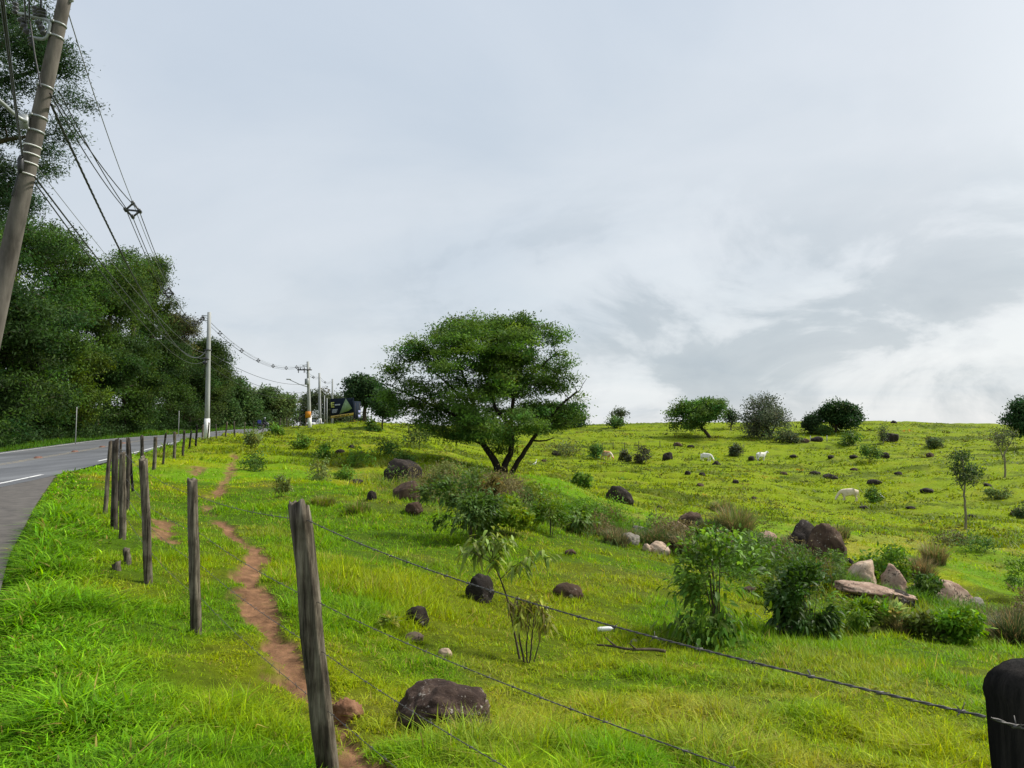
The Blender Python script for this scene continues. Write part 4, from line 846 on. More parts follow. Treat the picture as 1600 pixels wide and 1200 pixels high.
rock(632, 784, 44, 32, 'brown boulder in the middle of the stacked rocks', 'rock_brown', 10, cuts=3, name='boulder', cat='boulder')
rock(646, 804, 28, 20, 'small reddish brown rock lowest of the stack', 'rock_brown', 11)
rock(580, 782, 16, 15, 'small grey stone left of the stacked rocks', 'rock_dark', 12)
rock(553, 756, 26, 7, 'thin flat dark stone left of the split boulder', 'rock_dark', 13)
rock(970, 792, 46, 26, 'dark tilted slab beyond the mound', 'rock_dark', 14, Y=40, tilt=-.35, cuts=4, name='boulder', cat='boulder', depth=.6)
rock(1082, 829, 38, 28, 'dark brown rock at the far side of the gully', 'rock_brown', 15)
rock(1031, 866, 38, 18, 'smooth tan stone at the gully edge', 'rock_tan', 16, tilt=-.3, cuts=2)
rock(1011, 863, 15, 13, 'small tan round stone left of the smooth tan one', 'rock_tan', 17, cuts=1)
rock(1132, 858, 44, 28, 'dark broken rock behind the shaggy gully tussock', 'rock_dark', 54, cuts=6)
rock(1222, 884, 46, 30, 'brown rock left of the big gully rock under scrub', 'rock_brown', 55, cuts=6)
rock(1052, 858, 30, 18, 'brown rock right of the smooth tan stone', 'rock_brown', 56, cuts=6)
rock(998, 836, 26, 14, 'greyish slab among the tussocks', 'rock_grey', 18)
rock(1196, 860, 50, 28, 'pinkish mottled stone left of the big rock', 'rock_pink', 19)
rock(1262, 894, 68, 66, 'left dark half of the big gully rock', 'rock_dark', 20, Y=24.5, cuts=4, name='boulder', cat='boulder')
rock(1298, 899, 58, 74, 'right brown half of the big gully rock with a pale base', 'rock_brown', 21, Y=23.8, cuts=5, name='boulder', cat='boulder')
rock(1328, 888, 26, 26, 'dark rock wedged right of the big gully rock', 'rock_dark', 22, Y=24)
rock(1352, 927, 48, 44, 'pale squarish block nearest the big gully rock', 'rock_tan', 23, Y=21, cuts=8, name='boulder', cat='boulder')
rock(1406, 943, 44, 50, 'pale cracked block with a brown top', 'rock_pink', 24, Y=20.5, cuts=8, tilt=-.25, name='boulder', cat='boulder')
rock(1486, 948, 96, 36, 'long slanted brown and tan slab on the right of the gully', 'rock_pink', 25, Y=22, cuts=6, tilt=-.42, name='boulder', cat='boulder')
rock(1532, 960, 30, 20, 'small slanted slab right of the long slanted one', 'rock_grey', 26, Y=21, tilt=-.4)
rock(1380, 964, 134, 30, 'long flat slab jutting out over a dark hollow', 'rock_pink', 27, Y=18.3, cuts=5, tilt=-.17, depth=.55, sink=-.12, name='boulder', cat='boulder')
rock(1376, 974, 122, 26, 'added dark rock standing for the shade under the long flat slab', 'rock_dark', 28, Y=18.35, cuts=2, depth=.4)  # dark rock added to stand for the shade below the slab
rock(1440, 938, 44, 26, 'pale slab tucked behind the dark green gully bush', 'rock_tan', 51, Y=21.5, cuts=7, tilt=-.3)
rock(1062, 838, 40, 18, 'low brown rock slab in the upper gully', 'rock_pink', 52, Y=28, cuts=6, tilt=-.2)
rock(985, 850, 34, 16, 'half hidden greyish stone at the end of the mound', 'rock_grey', 53, cuts=6)
rock(1245, 997, 54, 18, 'grey slab lying in the grass left of the dense bush', 'rock_grey', 29, tilt=-.2, cuts=4)
rock(1180, 930, 30, 12, 'low brown stone behind the big broad leaved bush', 'rock_brown', 30)
rock(868, 905, 20, 8, 'small brown stone in the middle of the slope', 'rock_brown', 31) if False else None
rock(891, 869, 18, 10, 'small brown stone high on the smooth slope', 'rock_brown', 31)
rock(1395, 693, 26, 14, 'dark rounded boulder on the far hill', 'rock_dark', 32, Y=140, name='boulder', cat='boulder')
rock(1044, 724, 17, 12, 'squarish dark rock near the head on white cow', 'rock_dark', 33, Y=108)
rock(1398, 662, 10, 5, 'dark stone breaking the skyline of the ridge', 'rock_dark', 34, Y=186)
hill = [(1060,697,14,6),(1120,727,16,7),(1075,742,10,6),(1098,743,10,5),(1095,760,12,5),(1175,720,10,7),(1262,668,18,7),(1278,690,20,8),(1258,692,14,7),(1300,716,10,5),(1336,716,14,5),(1385,716,18,9),(1455,714,12,7),(1470,697,10,7),(1275,742,18,6),(1300,748,22,7),(1335,735,12,4),(1370,756,24,7),(1450,770,22,7),(1520,810,16,6),(1592,806,18,12),(1150,755,10,5),(1031,796,10,6),(1240,715,12,5),(850,722,8,4),(870,712,16,8),(1350,795,16,5),(1425,796,14,5),(1180,780,10,4),(1545,760,12,5),(530,709,16,7),(548,701,12,6),(565,711,10,6),(632,722,16,9),(575,716,8,5),(1080,700,12,5),(1225,742,12,5),(1405,742,14,5)]
for k, (px, py, w, h) in enumerate(hill):
    rock(px, py, w, h, 'dark stone among many poking out of the sloping pasture', 'rock_dark' if k % 4 else 'rock_brown', 60+k, group='dark stones scattered over the pasture', sub=3)

# grass left ungrazed against the stones, and the rank scrub of the gully
mb = MB()
for (x, y, rx, ry) in ROCKS:
    if y > 60: continue
    n = int(np.clip(260*rx/ max(y, 4)*12, 120, 1600)); a = R.uniform(0, 6.283, n); k = R.uniform(.8, 1.35, n)+R.exponential(.12, n)
    X, Y = x+np.cos(a)*rx*k, y+np.sin(a)*ry*k; r = np.hypot(X, Y); ok = path_mask(X, Y) < .3; X, Y, r = X[ok], Y[ok], r[ok]; n = len(X)
    h = np.minimum(R.uniform(.05, .17, n), .04+rx*.5)
    blades(X, Y, h, np.maximum(.008, r*1.2e-3), jitter(pasture(X, Y)*.85), R.uniform(.2, 1.5, n), 2, mb)
tag(mb.build('rank_grass', M['grass']), 'longer ungrazed grass growing against the stones', 'grass', kind='stuff')
mb = MB(); n = 62000; q = R.random(n)*(len(GULLY)-1.01); i0 = q.astype(int); g_ = GULLY[i0]+(GULLY[i0+1]-GULLY[i0])*(q-i0)[:, None]
X = g_[:, 0]+R.normal(0, .9, n); Y = g_[:, 1]+R.normal(.6, 1.5, n); ok = fbm(X*.75, Y*.75, 3, 131) > .40
for (x, y, rx, ry) in ROCKS: ok &= ((X-x)/(rx*1.15))**2+((Y-y+ry*.6)/(ry*1.7))**2 > 1
X, Y = X[ok], Y[ok]; n = len(X); hh = (.12+.8*sstep(.45, .72, fbm(X*.75, Y*.75, 3, 131))+.35*(X < 5)*sstep(.5, .7, fbm(X*.4, Y*.4, 2, 133)))*R.random(n)**.7
pxs = 800+F*X/Y; hh = np.where((pxs > 1315) & (pxs < 1570) & (Y < 23), hh*.22, hh)
kind = fbm(X*.5+5, Y*.5, 2, 132); c = np.where((kind > .55)[:, None], np.array((.15, .13, .05)), np.where((kind > .42)[:, None], np.array((.08, .14, .03)), np.array((.10, .21, .02))))*np.exp(R.normal(0, .3, (n, 1)))
leaf_quads(mb, np.stack([X, Y, gz(X, Y)+hh], -1), .1*np.exp(R.normal(0, .3, n)), .04, .5, c, R)
X2, Y2 = np.repeat(X[::3], 2)+R.normal(0, .12, len(X[::3])*2), np.repeat(Y[::3], 2)+R.normal(0, .12, len(X[::3])*2)
blades(X2, Y2, R.uniform(.2, .6, len(X2)), np.full(len(X2), .022), np.repeat(c[::3], 2, 0)*1.1, R.uniform(.2, 1.1, len(X2)), 2, mb)
tag(mb.build('gully_scrub', M['leaf']), 'rank mixed scrub and dead stalks filling the gully', 'scrub', kind='stuff')

# ------------------------------------------------------------------ fence
RF = np.random.default_rng(21)
fence = thing('barbed_wire_fence', at(306, 990, 6.9), 'rustic fence of weathered wooden posts strung with barbed wire between verge and pasture', 'fence'); FO = np.array(fence.location)
def post(base, top, r, mat, label=None, seed=1, dome=False, n=14, m=18, parent=None, jag=.5):
    rng = np.random.default_rng(seed+40); base = np.asarray(base, float); top = np.asarray(top, float); ax = top-base; H = np.linalg.norm(ax)
    ax0 = base-ax/H*.35; u = np.linspace(0, 1, m); ang = np.arange(n)/n*2*math.pi
    cen = ax0+(top-ax0)*u[:, None]; cen[:, 0] += (fbm(u*3+seed*7, u*0+seed, 2, 5)-.5)*r*.7
    shape = 1+.22*(vn2(np.cos(ang)*1.3+seed*3.1, np.sin(ang)*1.3, seed)-.5)*2
    V = []
    for k in range(m):
        rr = r*shape*(1+.14*(fbm(ang*2+seed, np.full(n, u[k]*5), 3, seed)-.5)*2)*(1.04-.1*u[k])
        rr = rr*(1-.16*(vn2(ang*5.1+seed, np.full(n, u[k]*1.2+seed), seed+3) > .74))
        V.append(np.stack([cen[k, 0]+rr*np.cos(ang), cen[k, 1]+rr*np.sin(ang), np.full(n, cen[k, 2])], -1))
    V = np.array(V)
    if dome:
        V[m-1][:, 2] = top[2]-r*.75
        for zo, sc in ((.22, .965), (.4, .88), (.55, .74), (.66, .54), (.73, .28)):
            ring = top+(V[m-1]-top)*sc; ring[:, 2] = top[2]-r*.75+zo*r; V = np.concatenate([V, ring[None]])
    else:
        V[-1][:, 2] += r*jag*(vn2(ang*1.7+seed*5, np.full(n, 1.), seed+1)*2-.8)+r*jag*.8*np.cos(ang+seed)
        V[-2][:, 2] -= r*.1
    mm = len(V); i = np.arange(n); j = (i+1) % n; k = np.arange(mm-1)[:, None]*n
    Q = np.stack([k+i, k+j, k+n+j, k+n+i], -1).reshape(-1, 4); VV = V.reshape(-1, 3); c0 = V[-1].mean(0)-np.array((0, 0, 0 if dome else r*.3)); 
    if dome: c0[2] = top[2]
    VV = np.concatenate([VV, [c0]]); T = [((mm-1)*n+int(i[q]), (mm-1)*n+int(j[q]), mm*n) for q in range(n)]
    mb = MB(); mb.add(VV-base, Q, T); o = mb.build('fence_post', M[mat], parent, smooth=False)
    o.location = tuple(base-(FO if parent is not None else 0))
    if label: o['label'] = label
    return o
posts = [((1612,0,1.4),(1612,1032),.078,'wood_black','round topped post cut by the right edge, backlit black put into its colour',True), ((516,1222,3.95),(464,789),.077,'wood','thick grey post with split charred top nearest the camera',False), ((306,992,6.9),(301,750),.066,'wood','straight grey post with dark left face',False), ((232,914,8.6),(223,717),.066,'wood','grey post leaning left with a cut top',False),
 ((190,852,10.8),(191,707),.062,'wood','lighter grey post at the corner cluster',False), ((179,828,11.8),(180,688),.075,'wood_dark','thick dark post at the corner cluster',False), ((164,806,13.),(173,691),.055,'wood','slanting brace post at the corner cluster',False), ((199,795,15.),(201,685),.06,'wood_dark',None,False), ((208,743,22),(202,687),.05,'wood_black','black stick leaning at the corner cluster',False), ((186,785,16),(189,688),.035,'wood_dark',None,False),
 ((222,755,25),(222,681),.06,'wood_dark',None,False), ((241,735,32),(243,683),.075,'wood',None,False), ((255,729,34.5),(259,677),.05,'wood_dark',None,False), ((272,723,37),(273,676),.08,'wood',None,False), ((285,716,42),(288,673),.07,'wood_dark',None,False), ((295,709,47),(299,673),.06,'wood_black',None,False), ((306,700,52),(308,664),.07,'wood_black',None,False), ((316,697,57),(317,664),.075,'wood',None,False)]
PB = []
for k, (bp, tp, r, mt, lab, dome) in enumerate(posts):
    r = r*(.72 if 1 <= k <= 9 else 1.)
    if k == 0: b_ = np.array((812/F*1.4, 1.4, 0)); b_[2] = float(gz(b_[0], b_[1]))
    else: b_ = at(*bp)
    tpx = P(tp[0], tp[1], b_[1]); tpx[2] = max(tpx[2], b_[2]+.9); PB.append((b_, tpx))
    post(b_, tpx, r, mt, lab, k+1, dome, parent=fence, n=32 if k < 5 else 12, m=22 if k < 5 else 12)
fl = smooth_line([(-25.3, 57, 0), (-27.2, 66, 0), (-28.6, 76, 0), (-29.4, 90, 0), (-30.2, 105, 0), (-31.5, 122, 0)]); dd = np.r_[0, np.cumsum(np.hypot(*np.diff(fl[:, :2], axis=0).T))]
for q, s_ in enumerate(np.arange(3.5, dd[-1], 3.6)):
    x, y = np.interp(s_, dd, fl[:, 0]), np.interp(s_, dd, fl[:, 1]); z = float(gz(x, y)); b_ = np.array((x, y, z)); H = RF.uniform(1.25, 1.6)
    tp = b_+np.array((RF.normal(0, .09), RF.normal(0, .05), H)); PB.append((b_, tp)); post(b_, tp, RF.uniform(.055, .085), ('wood', 'wood_dark')[q % 2], None, 60+q, parent=fence, n=8, m=8)
def barbed(pts, name, r, near, parent, step=.15, bl=.018):
    mb = MB(); pts = np.asarray(pts, float); ln = np.r_[0, np.cumsum(np.linalg.norm(np.diff(pts, axis=0), axis=1))]
    pt = lambda s: np.stack([np.interp(s, ln, pts[:, k]) for k in range(3)], -1)
    if near:
        s = np.arange(0, ln[-1], .012); p = pt(s); t_ = nrm(np.gradient(p, axis=0)); u = nrm(np.cross(t_, np.tile((0, 0, 1.), (len(s), 1)))); v = np.cross(u, t_); a = s/.06*2*math.pi
        for ph in (0, math.pi): mb.tube(p+(u*np.cos(a+ph)[:, None]+v*np.sin(a+ph)[:, None])*r*.75, r*.8, 4, False)
        for s0 in np.arange(.05, ln[-1], step):
            c = pt(np.array([s0]))[0]
            mb.tube([c-np.array((.007, 0, 0)), c+np.array((.007, 0, 0))], r*1.8, 5)
            for q in range(4):
                d = nrm(RF.normal(0, 1, 3)); mb.tube([c, c+d*bl], [r*.7, r*.3], 3)
    else:
        s = np.linspace(0, ln[-1], max(2, int(ln[-1]/.5))); mb.tube(pt(s), r, 4, False)
        for s0 in np.arange(.05, ln[-1], step*1.5):
            if s0 > 14: break
            c = pt(np.array([s0]))[0]; d = nrm(RF.normal(0, 1, 3)); mb.tube([c-d*bl, c+d*bl], r*.8, 3)
    return mb.build(name, M['wire'], parent, off=FO)
def sag_pts(a, b, s, n=14):
    t_ = np.linspace(0, 1, n)[:, None]; p = a+(b-a)*t_; p[:, 2] -= (4*s*t_*(1-t_))[:, 0]; return p
def on(k, h): b_, t_ = PB[k]; u = min(h/(t_[2]-b_[2]), .97); q = b_+(t_-b_)*u; q = q.copy(); q[0] += .07; return q
order = [0, 1, 2, 3, 4, 5, 8, 10, 11, 12, 13, 14, 15, 16, 17]+list(range(len(posts), len(PB)))
E1 = P(1600, 1142, 1.34)
for li, hs in enumerate((1.33, .97, .66, .33)):
    a = on(0, hs-.06 if li else 1.1); a = a-np.array((.07+.06, .05, 0))
    if li == 0: a = P(1549, 1122, 1.33)
    dD = {0: P(481, 813, 3.9), 1: P(499, 942, 3.9), 2: P(506, 1020, 3.9), 3: P(514, 1112, 3.9)}[li]
    barbed(sag_pts(dD, a, (.06, .04, .05, .04)[li], 30), 'barbed_wire', .0021 if li == 0 else .0016, True, fence)
    pts = [dD]
    for q in order[2:]:
        nx = on(q, hs*(.95+.03*RF.normal())); pts = pts+list(sag_pts(pts[-1], nx, .03, 8)[1:])
    barbed(pts, 'barbed_wire', .0024, False, fence, .12, .018)
barbed(sag_pts(P(1549, 1122, 1.32), P(1640, 1152, 1.33), 0, 5), 'barbed_wire', .0022, True, fence)
# two pale stakes in the verge by the second post, and pale thin stakes across the road
for (bx, by, tx, ty, Y, r, lab) in ((200, 882, 199, 858, None, .045, 'short broken pale stake in the grass beside the leaning fence post'), (183, 890, 183, 880, None, .05, 'low cut stump of a stake in the verge grass')):
    b_ = at(bx, by); t_ = P(tx, ty, b_[1]); o = post(b_, t_, r, 'wood', None, 200+bx); o.name = 'stake'; tag(o, lab, 'stake')
for (px, Y, ty, lab) in ((120, 55, 636, 'thin pale stake at the wood edge across the road, left one'), (280, 74, 642, 'thin pale stake at the wood edge across the road near the second pole')):
    X = min((px-800)/F*Y, 1e9); b_ = np.array((X, Y, float(gz(X, Y)))); t_ = P(px, ty, Y)
    mb = MB(); mb.tube([b_-b_-np.array((0, 0, .2)), (t_-b_)*.5, t_-b_], [.035, .034, .032], 8); mb.box((0, 0, t_[2]-b_[2]-.1), (.09, .03, .14)); o = mb.build('marker_stake', M['concrete_grey']); o.location = tuple(b_); tag(o, lab, 'stake')
# far hillside fence on the crest side
hf = thing('hillside_fence', at(1035, 700, 130), 'thin fence of slim posts crossing the far hillside', 'fence'); HO = np.array(hf.location); pr = None
for q, (px, py) in enumerate(((941,706),(958,705),(976,703),(998,698),(1031,694),(1054,691))):
    b_ = at(px, py, 128); mb = MB(); mb.tube([b_-HO-np.array((0, 0, .3)), b_-HO+np.array((.02, 0, 1.3))], [.07, .06], 6); mb.build('fence_post', M['wood_dark'], hf)
    t_ = b_-HO+np.array((0, 0, 1.1))
    if pr is not None: mb = MB(); mb.tube([pr, t_], .012, 4); mb.build('fence_wire', M['wire'], hf)
    pr = t_
for q, (px, py, h) in enumerate(((1266, 686, 9), (1292, 690, 10))):
    b_ = at(px, py, 140); mb = MB(); mb.tube([(0, 0, -.2), (.03, 0, h*140/F)], [.09, .08], 7); o = mb.build('gate_post', M['concrete_grey']); o.location = tuple(b_); tag(o, ('pale post below the small dark bushy tree', 'pale post below the rounded crest tree')[q], 'post')
b_ = at(1463, 698, 135); mb = MB(); mb.tube([(0, 0, -.2), (-.5, 0, .9), (-1.1, .1, 1.9)], [.22, .18, .1], 7); o = mb.build('dead_stump', M['bark']); o.location = tuple(b_); tag(o, 'slanting dead stump on the far hill', 'stump')

# ------------------------------------------------------------------ utility poles
Y1 = 11.
def p1(px, py, dy=0.): return P(px, py, Y1+dy)
def axis1(py): return 101-.2185*py
base1 = p1(axis1(845), 845); top1 = p1(axis1(-14), -14)
base1[2] = float(gz(base1[0], Y1))
pole1 = thing('utility_pole', base1, 'tall leaning concrete power pole at the left edge with steel bracket and lamp arm', 'utility pole'); O1 = np.array(pole1.location)
mb = MB(); u = np.linspace(0, 1, 24)[:, None]; ax = base1-(top1-base1)*.05+(top1-base1)*1.05*u; mb.tube(ax, np.linspace(.172, .094, 24), 28)
mb.build('pole_shaft', M['concrete'], pole1, smooth=True, off=O1)
def clamp(py, w=.03, mat='steel', r=None, nm='clamp_band'):
    c = p1(axis1(py), py); k = (c[2]-base1[2])/(top1[2]-base1[2]); rr = .172-.078*k+.007 if r is None else r
    d = nrm(top1-base1); mb = MB(); mb.lathe([(rr, -w/2), (rr+.006, -w/2+.004), (rr+.006, w/2-.004), (rr, w/2)], c, 28, d); 
    if mat == 'steel': mb.box(c+np.array((-.3*rr, -rr-.012, 0)), (.05, .045, .035))
    mb.build(nm, M[mat], pole1, off=O1)
for py in (39, 59, 137, 184, 206): clamp(py)
for py in (229, 242, 256, 273): clamp(py, .02, 'white', nm='strap')
mb = MB(); mb.tube(smooth_line([p1(27, 21, -.12), p1(45, 24, -.12), p1(62, 28, -.12), p1(74, 31, -.12), p1(79, 35, -.12), p1(77, 45, -.12), p1(74, 56, -.12), p1(70, 61, -.12), p1(60, 61, -.12), p1(45, 57, -.12)], 6), .026, 10)
mb.build('bracket', M['steel'], pole1, smooth=True, off=O1)
def insul(a, b, r=.045, nm='insulator', skirts=3):
    a, b = np.asarray(a), np.asarray(b); H = np.linalg.norm(b-a); pr = []
    for q in range(skirts): pr += [(r*.45, H*(q+.05)/skirts), (r, H*(q+.35)/skirts), (r*.95, H*(q+.6)/skirts), (r*.45, H*(q+.75)/skirts)]
    mb = MB(); mb.lathe([(.012, 0)]+pr+[(.012, H)], a, 14, b-a); return mb
for a, b, r in ((p1(57, 27, -.12), p1(54, 9, -.12), .05), (p1(65, 28, -.12), p1(64, 13, -.12), .075), (p1(59, 32, -.14), p1(70, 56, -.14), .055), (p1(31, 28, -.14), p1(44, 54, -.14), .055), (p1(24, 22, -.12), p1(24, 3, -.12), .05), (p1(39, 24, -.14), p1(39, 36, -.14), .05), (p1(47, 58, -.14), p1(50, 72, -.14), .045)):
    insul(a, b, r).build('insulator', M['insul'], pole1, smooth=True, off=O1)
mb = MB(); mb.tube(smooth_line([p1(44, 190, -.2), p1(28, 184, -.3), p1(0, 157, -.7), p1(-60, 110, -1.2), p1(-130, 80, -1.6)], 6), .03, 10); mb.box(p1(37, 190, -.16), (.14, .1, .2), rotz(.2)); mb.build('lamp_arm', M['steel'], pole1, smooth=False, off=O1)
c = p1(-150, 74, -1.75); mb = MB(); mb.lathe([(.02, -.3), (.11, -.24), (.13, 0), (.10, .24), (.03, .3)], c, 14, (-1, -.25, .15)); mb.build('lamp_head', M['steel'], pole1, smooth=True, off=O1)
mb = MB(); mb.tube(smooth_line([p1(35, 246, -.2), p1(31, 262, -.19), p1(26, 285, -.18), p1(18, 310, -.17)]), .018, 8); mb.lathe([(.02, -.12), (.045, -.06), (.045, .1), (.02, .16)], p1(32, 258, -.2), 12); mb.build('cable_splice', M['black'], pole1, smooth=True, off=O1)
mb = MB(); mb.tube([p1(112, -2), p1(112, 2)], .03, 8); mb.tube([p1(104, 4), p1(114, 1)], .02, 8); mb.build('top_fitting', M['steel'], pole1, off=O1)

def pole_far(bx, by, Y, tx, ty, label, r0, r1, sq=False):
    b_ = at(bx, by, Y); t_ = P(tx, ty, Y)-b_; root = thing('utility_pole', b_, label, 'utility pole')
    mb = MB(); mb.tube(np.array([(0, 0, -.3), t_*.35, t_*.7, t_]), [r0, r0*.72+r1*.28, r0*.4+r1*.6, r1], 16); mb.build('pole_shaft', M['concrete_grey'], root, smooth=True)
    return root, b_, t_
pl2, b2_, t2_ = pole_far(323, 686, 62, 327, 488, 'straight grey concrete power pole with white painted foot beside the road', .22, .15)
def loc2(px, py, b_, Y, dy=0.): q = P(px, py, Y)-b_; q[1] = dy; return q
def whitefoot(root, t_, h0, h1, r):
    mb = MB(); a = t_/t_[2]; mb.tube([a*h0, a*h1], [r, r*.97], 16); mb.build('painted_foot', M['white'], root, smooth=False)
whitefoot(pl2, t2_, -.2, 1.95, .245)
q2 = lambda px, py, dy=0.: loc2(px, py, b2_, 62, dy)
mb = MB(); mb.tube([q2(326, 494, -.1), q2(317, 493, -.1)], .035, 6); mb.tube([q2(326, 501, -.1), q2(317, 501, -.1)], .035, 6); mb.tube([q2(318, 493, -.1), q2(319, 501, -.1)], .03, 6); mb.build('bracket', M['steel'], pl2)
for a, b in ((q2(317, 493, -.1), q2(317, 498, -.1)), (q2(319, 495, -.1), q2(320, 500, -.1)), (q2(315, 501, -.1), q2(315, 496, -.1))): insul(a, b, .09).build('insulator', M['insul'], pl2, smooth=True)
mb = MB(); mb.box(q2(325, 547, -.05), (.5, .42, .1)); mb.box(q2(323, 561, -.05), (.55, .45, .14)); mb.box(q2(322, 567, -.15), (.35, .3, .3)); mb.build('cable_clamp', M['insul'], pl2)
mb = MB(); mb.tube([q2(324, 547, -.25), q2(323, 565, -.26), q2(321, 590, -.28)], .035, 6); mb.build('riser_cable', M['black'], pl2)
pl3, b3_, t3_ = pole_far(484, 671, 93, 481, 565, 'grey power pole with crossarm, transformer and orange plate', .24, .16)
whitefoot(pl3, t3_, -.2, 1.7, .265); q3 = lambda px, py, dy=0.: loc2(px, py, b3_, 93, dy)
mb = MB(); mb.box(q3(476.5, 578, -.2), (1.9, .12, .16)); mb.build('crossarm', M['insul'], pl3)
for px in (467, 470, 476, 485): insul(q3(px, 577.5, -.2), q3(px, 574, -.2), .09).build('insulator', M['insul'], pl3, smooth=True)
for px in (467, 476): insul(q3(px, 579, -.2), q3(px, 583, -.2), .08).build('insulator', M['insul'], pl3, smooth=True)
mb = MB(); mb.tube([q3(481, 570, -.1), q3(473, 571, -.1)], .04, 6); mb.tube([q3(481, 572.5, -.1), q3(473, 572.5, -.1)], .04, 6); mb.build('bracket', M['steel'], pl3)
mb = MB(); mb.lathe([(.26, 0), (.28, .05), (.28, .72), (.22, .8), (.06, .84)], q3(481, 601.5, -.42), 16); [mb.tube([q3(x_, 595, -.42), q3(x_, 592, -.42)], .04, 6) for x_ in (479, 481, 483)]; mb.build('transformer', M['steel'], pl3, smooth=False)
mb = MB(); mb.box(q3(482.5, 648, -.3), (.72, .06, .82)); M['orange'] = paint('orange_plate', (.72, .27, .015), .5, .1); mb.build('sign_plate', M['orange'], pl3)
mb = MB(); mb.tube([q3(482, 605, -.1), q3(470, 601, -.5), q3(456, 594, -1.)], .05, 6); mb.box(q3(455, 593.5, -1.05), (.55, .22, .12)); mb.build('lamp_arm', M['steel'], pl3)
pl4, b4_, t4_ = pole_far(500, 668.5, 118, 499, 583, 'bare grey power pole between the crossarm pole and the billboard', .24, .16); whitefoot(pl4, t4_, -.2, 1.5, .26)
pl5, b5_, t5_ = pole_far(519, 664, 145, 519.5, 592, 'distant thin power pole behind the billboard', .22, .15)
pl6, b6_, t6_ = pole_far(582, 661, 150, 581, 620, 'far slim white pole standing right of the dark dome shaped tree', .12, .1) if False else (None, None, None)
for (px, Y, ty, lab) in ((507, 122, 618, 'slim pale post right of the bare grey pole'), (511, 126, 622, 'slim pale post nearest the billboard edge'), (581, 140, 628, 'slim white pole on the rise right of the billboard')):
    b_ = at(px, 668 if px < 550 else 660, Y); t_ = P(px, ty, Y)-b_; mb = MB(); mb.tube([(0, 0, -.2), t_], [.09, .07], 8); o = mb.build('slim_pole', M['concrete_grey']); o.location = tuple(b_); tag(o, lab, 'pole')

# ------------------------------------------------------------------ lines strung between the poles
def span(A, B, sag, n=60, t0=0., t1=1.):
    t_ = np.linspace(t0, t1, n)[:, None]; p = A+(B-A)*t_; p[:, 2] -= (4*sag*t_*(1-t_))[:, 0]; return p
def cable(pts, r, label, mat='black', twist=False, group='cables strung between the poles'):
    mb = MB()
    if twist:
        ln = np.r_[0, np.cumsum(np.linalg.norm(np.diff(pts, axis=0), axis=1))]; s = np.arange(0, ln[-1], .12); p = np.stack([np.interp(s, ln, pts[:, k]) for k in range(3)], -1)
        t_ = nrm(np.gradient(p, axis=0)); u = nrm(np.cross(t_, np.tile((0, 0, 1.), (len(s), 1)))); v = np.cross(u, t_); a = s/.75*2*math.pi
        for ph in (0, 2.09, 4.19): mb.tube(p+(u*np.cos(a+ph)[:, None]+v*np.sin(a+ph)[:, None])*r*.9, r, 5, False)
    else: mb.tube(pts, r, 6, False)
    o = mb.build('power_cable', M[mat]); return tag(o, label, 'cable', group)
P1m = p1(106, 18); B2 = P(318, 496, 61.8)
def bundle(A, B, sag, label, t0, attach=None, fr=(.2, .4, .6, .8)):
    root = thing('spacer_cable', (A+B)/2, label, 'cable', 'cables strung between the poles'); O = np.array(root.location)
    offs = [(0, 0, .22), (-.17, 0, .02), (.17, 0, .02), (0, 0, -.15)]
    for k, o_ in enumerate(offs):
        pts = span(A, B, sag, 60, t0)+np.array(o_)
        if attach is not None:
            a = attach[k]; pre = a+(pts[0]-a)*np.linspace(0, 1, 14)[:-1, None]; pre[:, 2] -= (np.linspace(0, 1, 14)[:-1]*(1-np.linspace(0, 1, 14)[:-1]))*.5; pts = np.concatenate([pre, pts])
        mb = MB(); mb.tube(pts, .0115 if k else .009, 6, False); mb.build('conductor' if k else 'messenger_wire', M['black' if k else 'alu'], root, off=O)
    for f in fr:
        c = span(A, B, sag, 2, f, f)[0]; mb = MB(); d = nrm(B-A); sd = nrm(np.cross(d, (0, 0, 1.)))
        for a_, b_ in (((0, .22), (-.17, .02)), ((0, .22), (.17, .02)), ((-.17, .02), (0, -.15)), ((.17, .02), (0, -.15)), ((-.17, .02), (.17, .02))):
            mb.tube([c+sd*a_[0]+np.array((0, 0, a_[1])), c+sd*b_[0]+np.array((0, 0, b_[1]))], .028, 5)
        for x_, z_ in ((0, .22), (-.17, .02), (.17, .02), (0, -.15)): mb.tube([c+sd*x_+np.array((0, 0, z_))-d*.1, c+sd*x_+np.array((0, 0, z_))+d*.1], .05, 6)
        mb.build('cable_spacer', M['insul'], root, off=O)
A12 = P1m+np.array((0, 0, -.3))
bundle(A12, B2, 2.15, 'bundled line with spacers sagging from the leaning pole to the second pole', .15, [P1m, p1(78, 146, -.1), p1(84, 150, .1), p1(92, 142, .1)], (.15, .36, .55, .74, .86, .94))
bundle(B2, P(472, 572, 92.8), 1.75, 'bundled line with spacers between the second pole and crossarm pole', .0, None, (.12, .3, .46, .62, .78, .92))
bundle(P(472, 572, 92.8), P(499, 590, 117.8), .6, 'short bundled line from the crossarm pole to the bare pole', .0, None, (.3, .6))
bundle(P(499, 590, 117.8), P(519, 596, 144.8), .6, 'distant bundled line behind the bare pole', .0, None, (.4,))
cable(span(p1(80, 163, -.05), P(322, 548, 61.8), 1.95), .0125, 'thick twisted black cable hanging from the leaning pole to the second pole', twist=True)
cable(span(p1(54, 276, -.1), P(322, 558, 61.8), 1.0), .015, 'dark telecom cable leaving the pole below the white straps', 'black')
cable(span(p1(54, 285, -.05), P(321, 563, 61.8), 1.25), .012, 'thin telecom cable lowest of the group below the white straps', 'black')
cable(span(p1(58, 262, .1), P(323, 552, 61.8), .7), .006, 'thinnest grey wire above the telecom cables', 'alu')
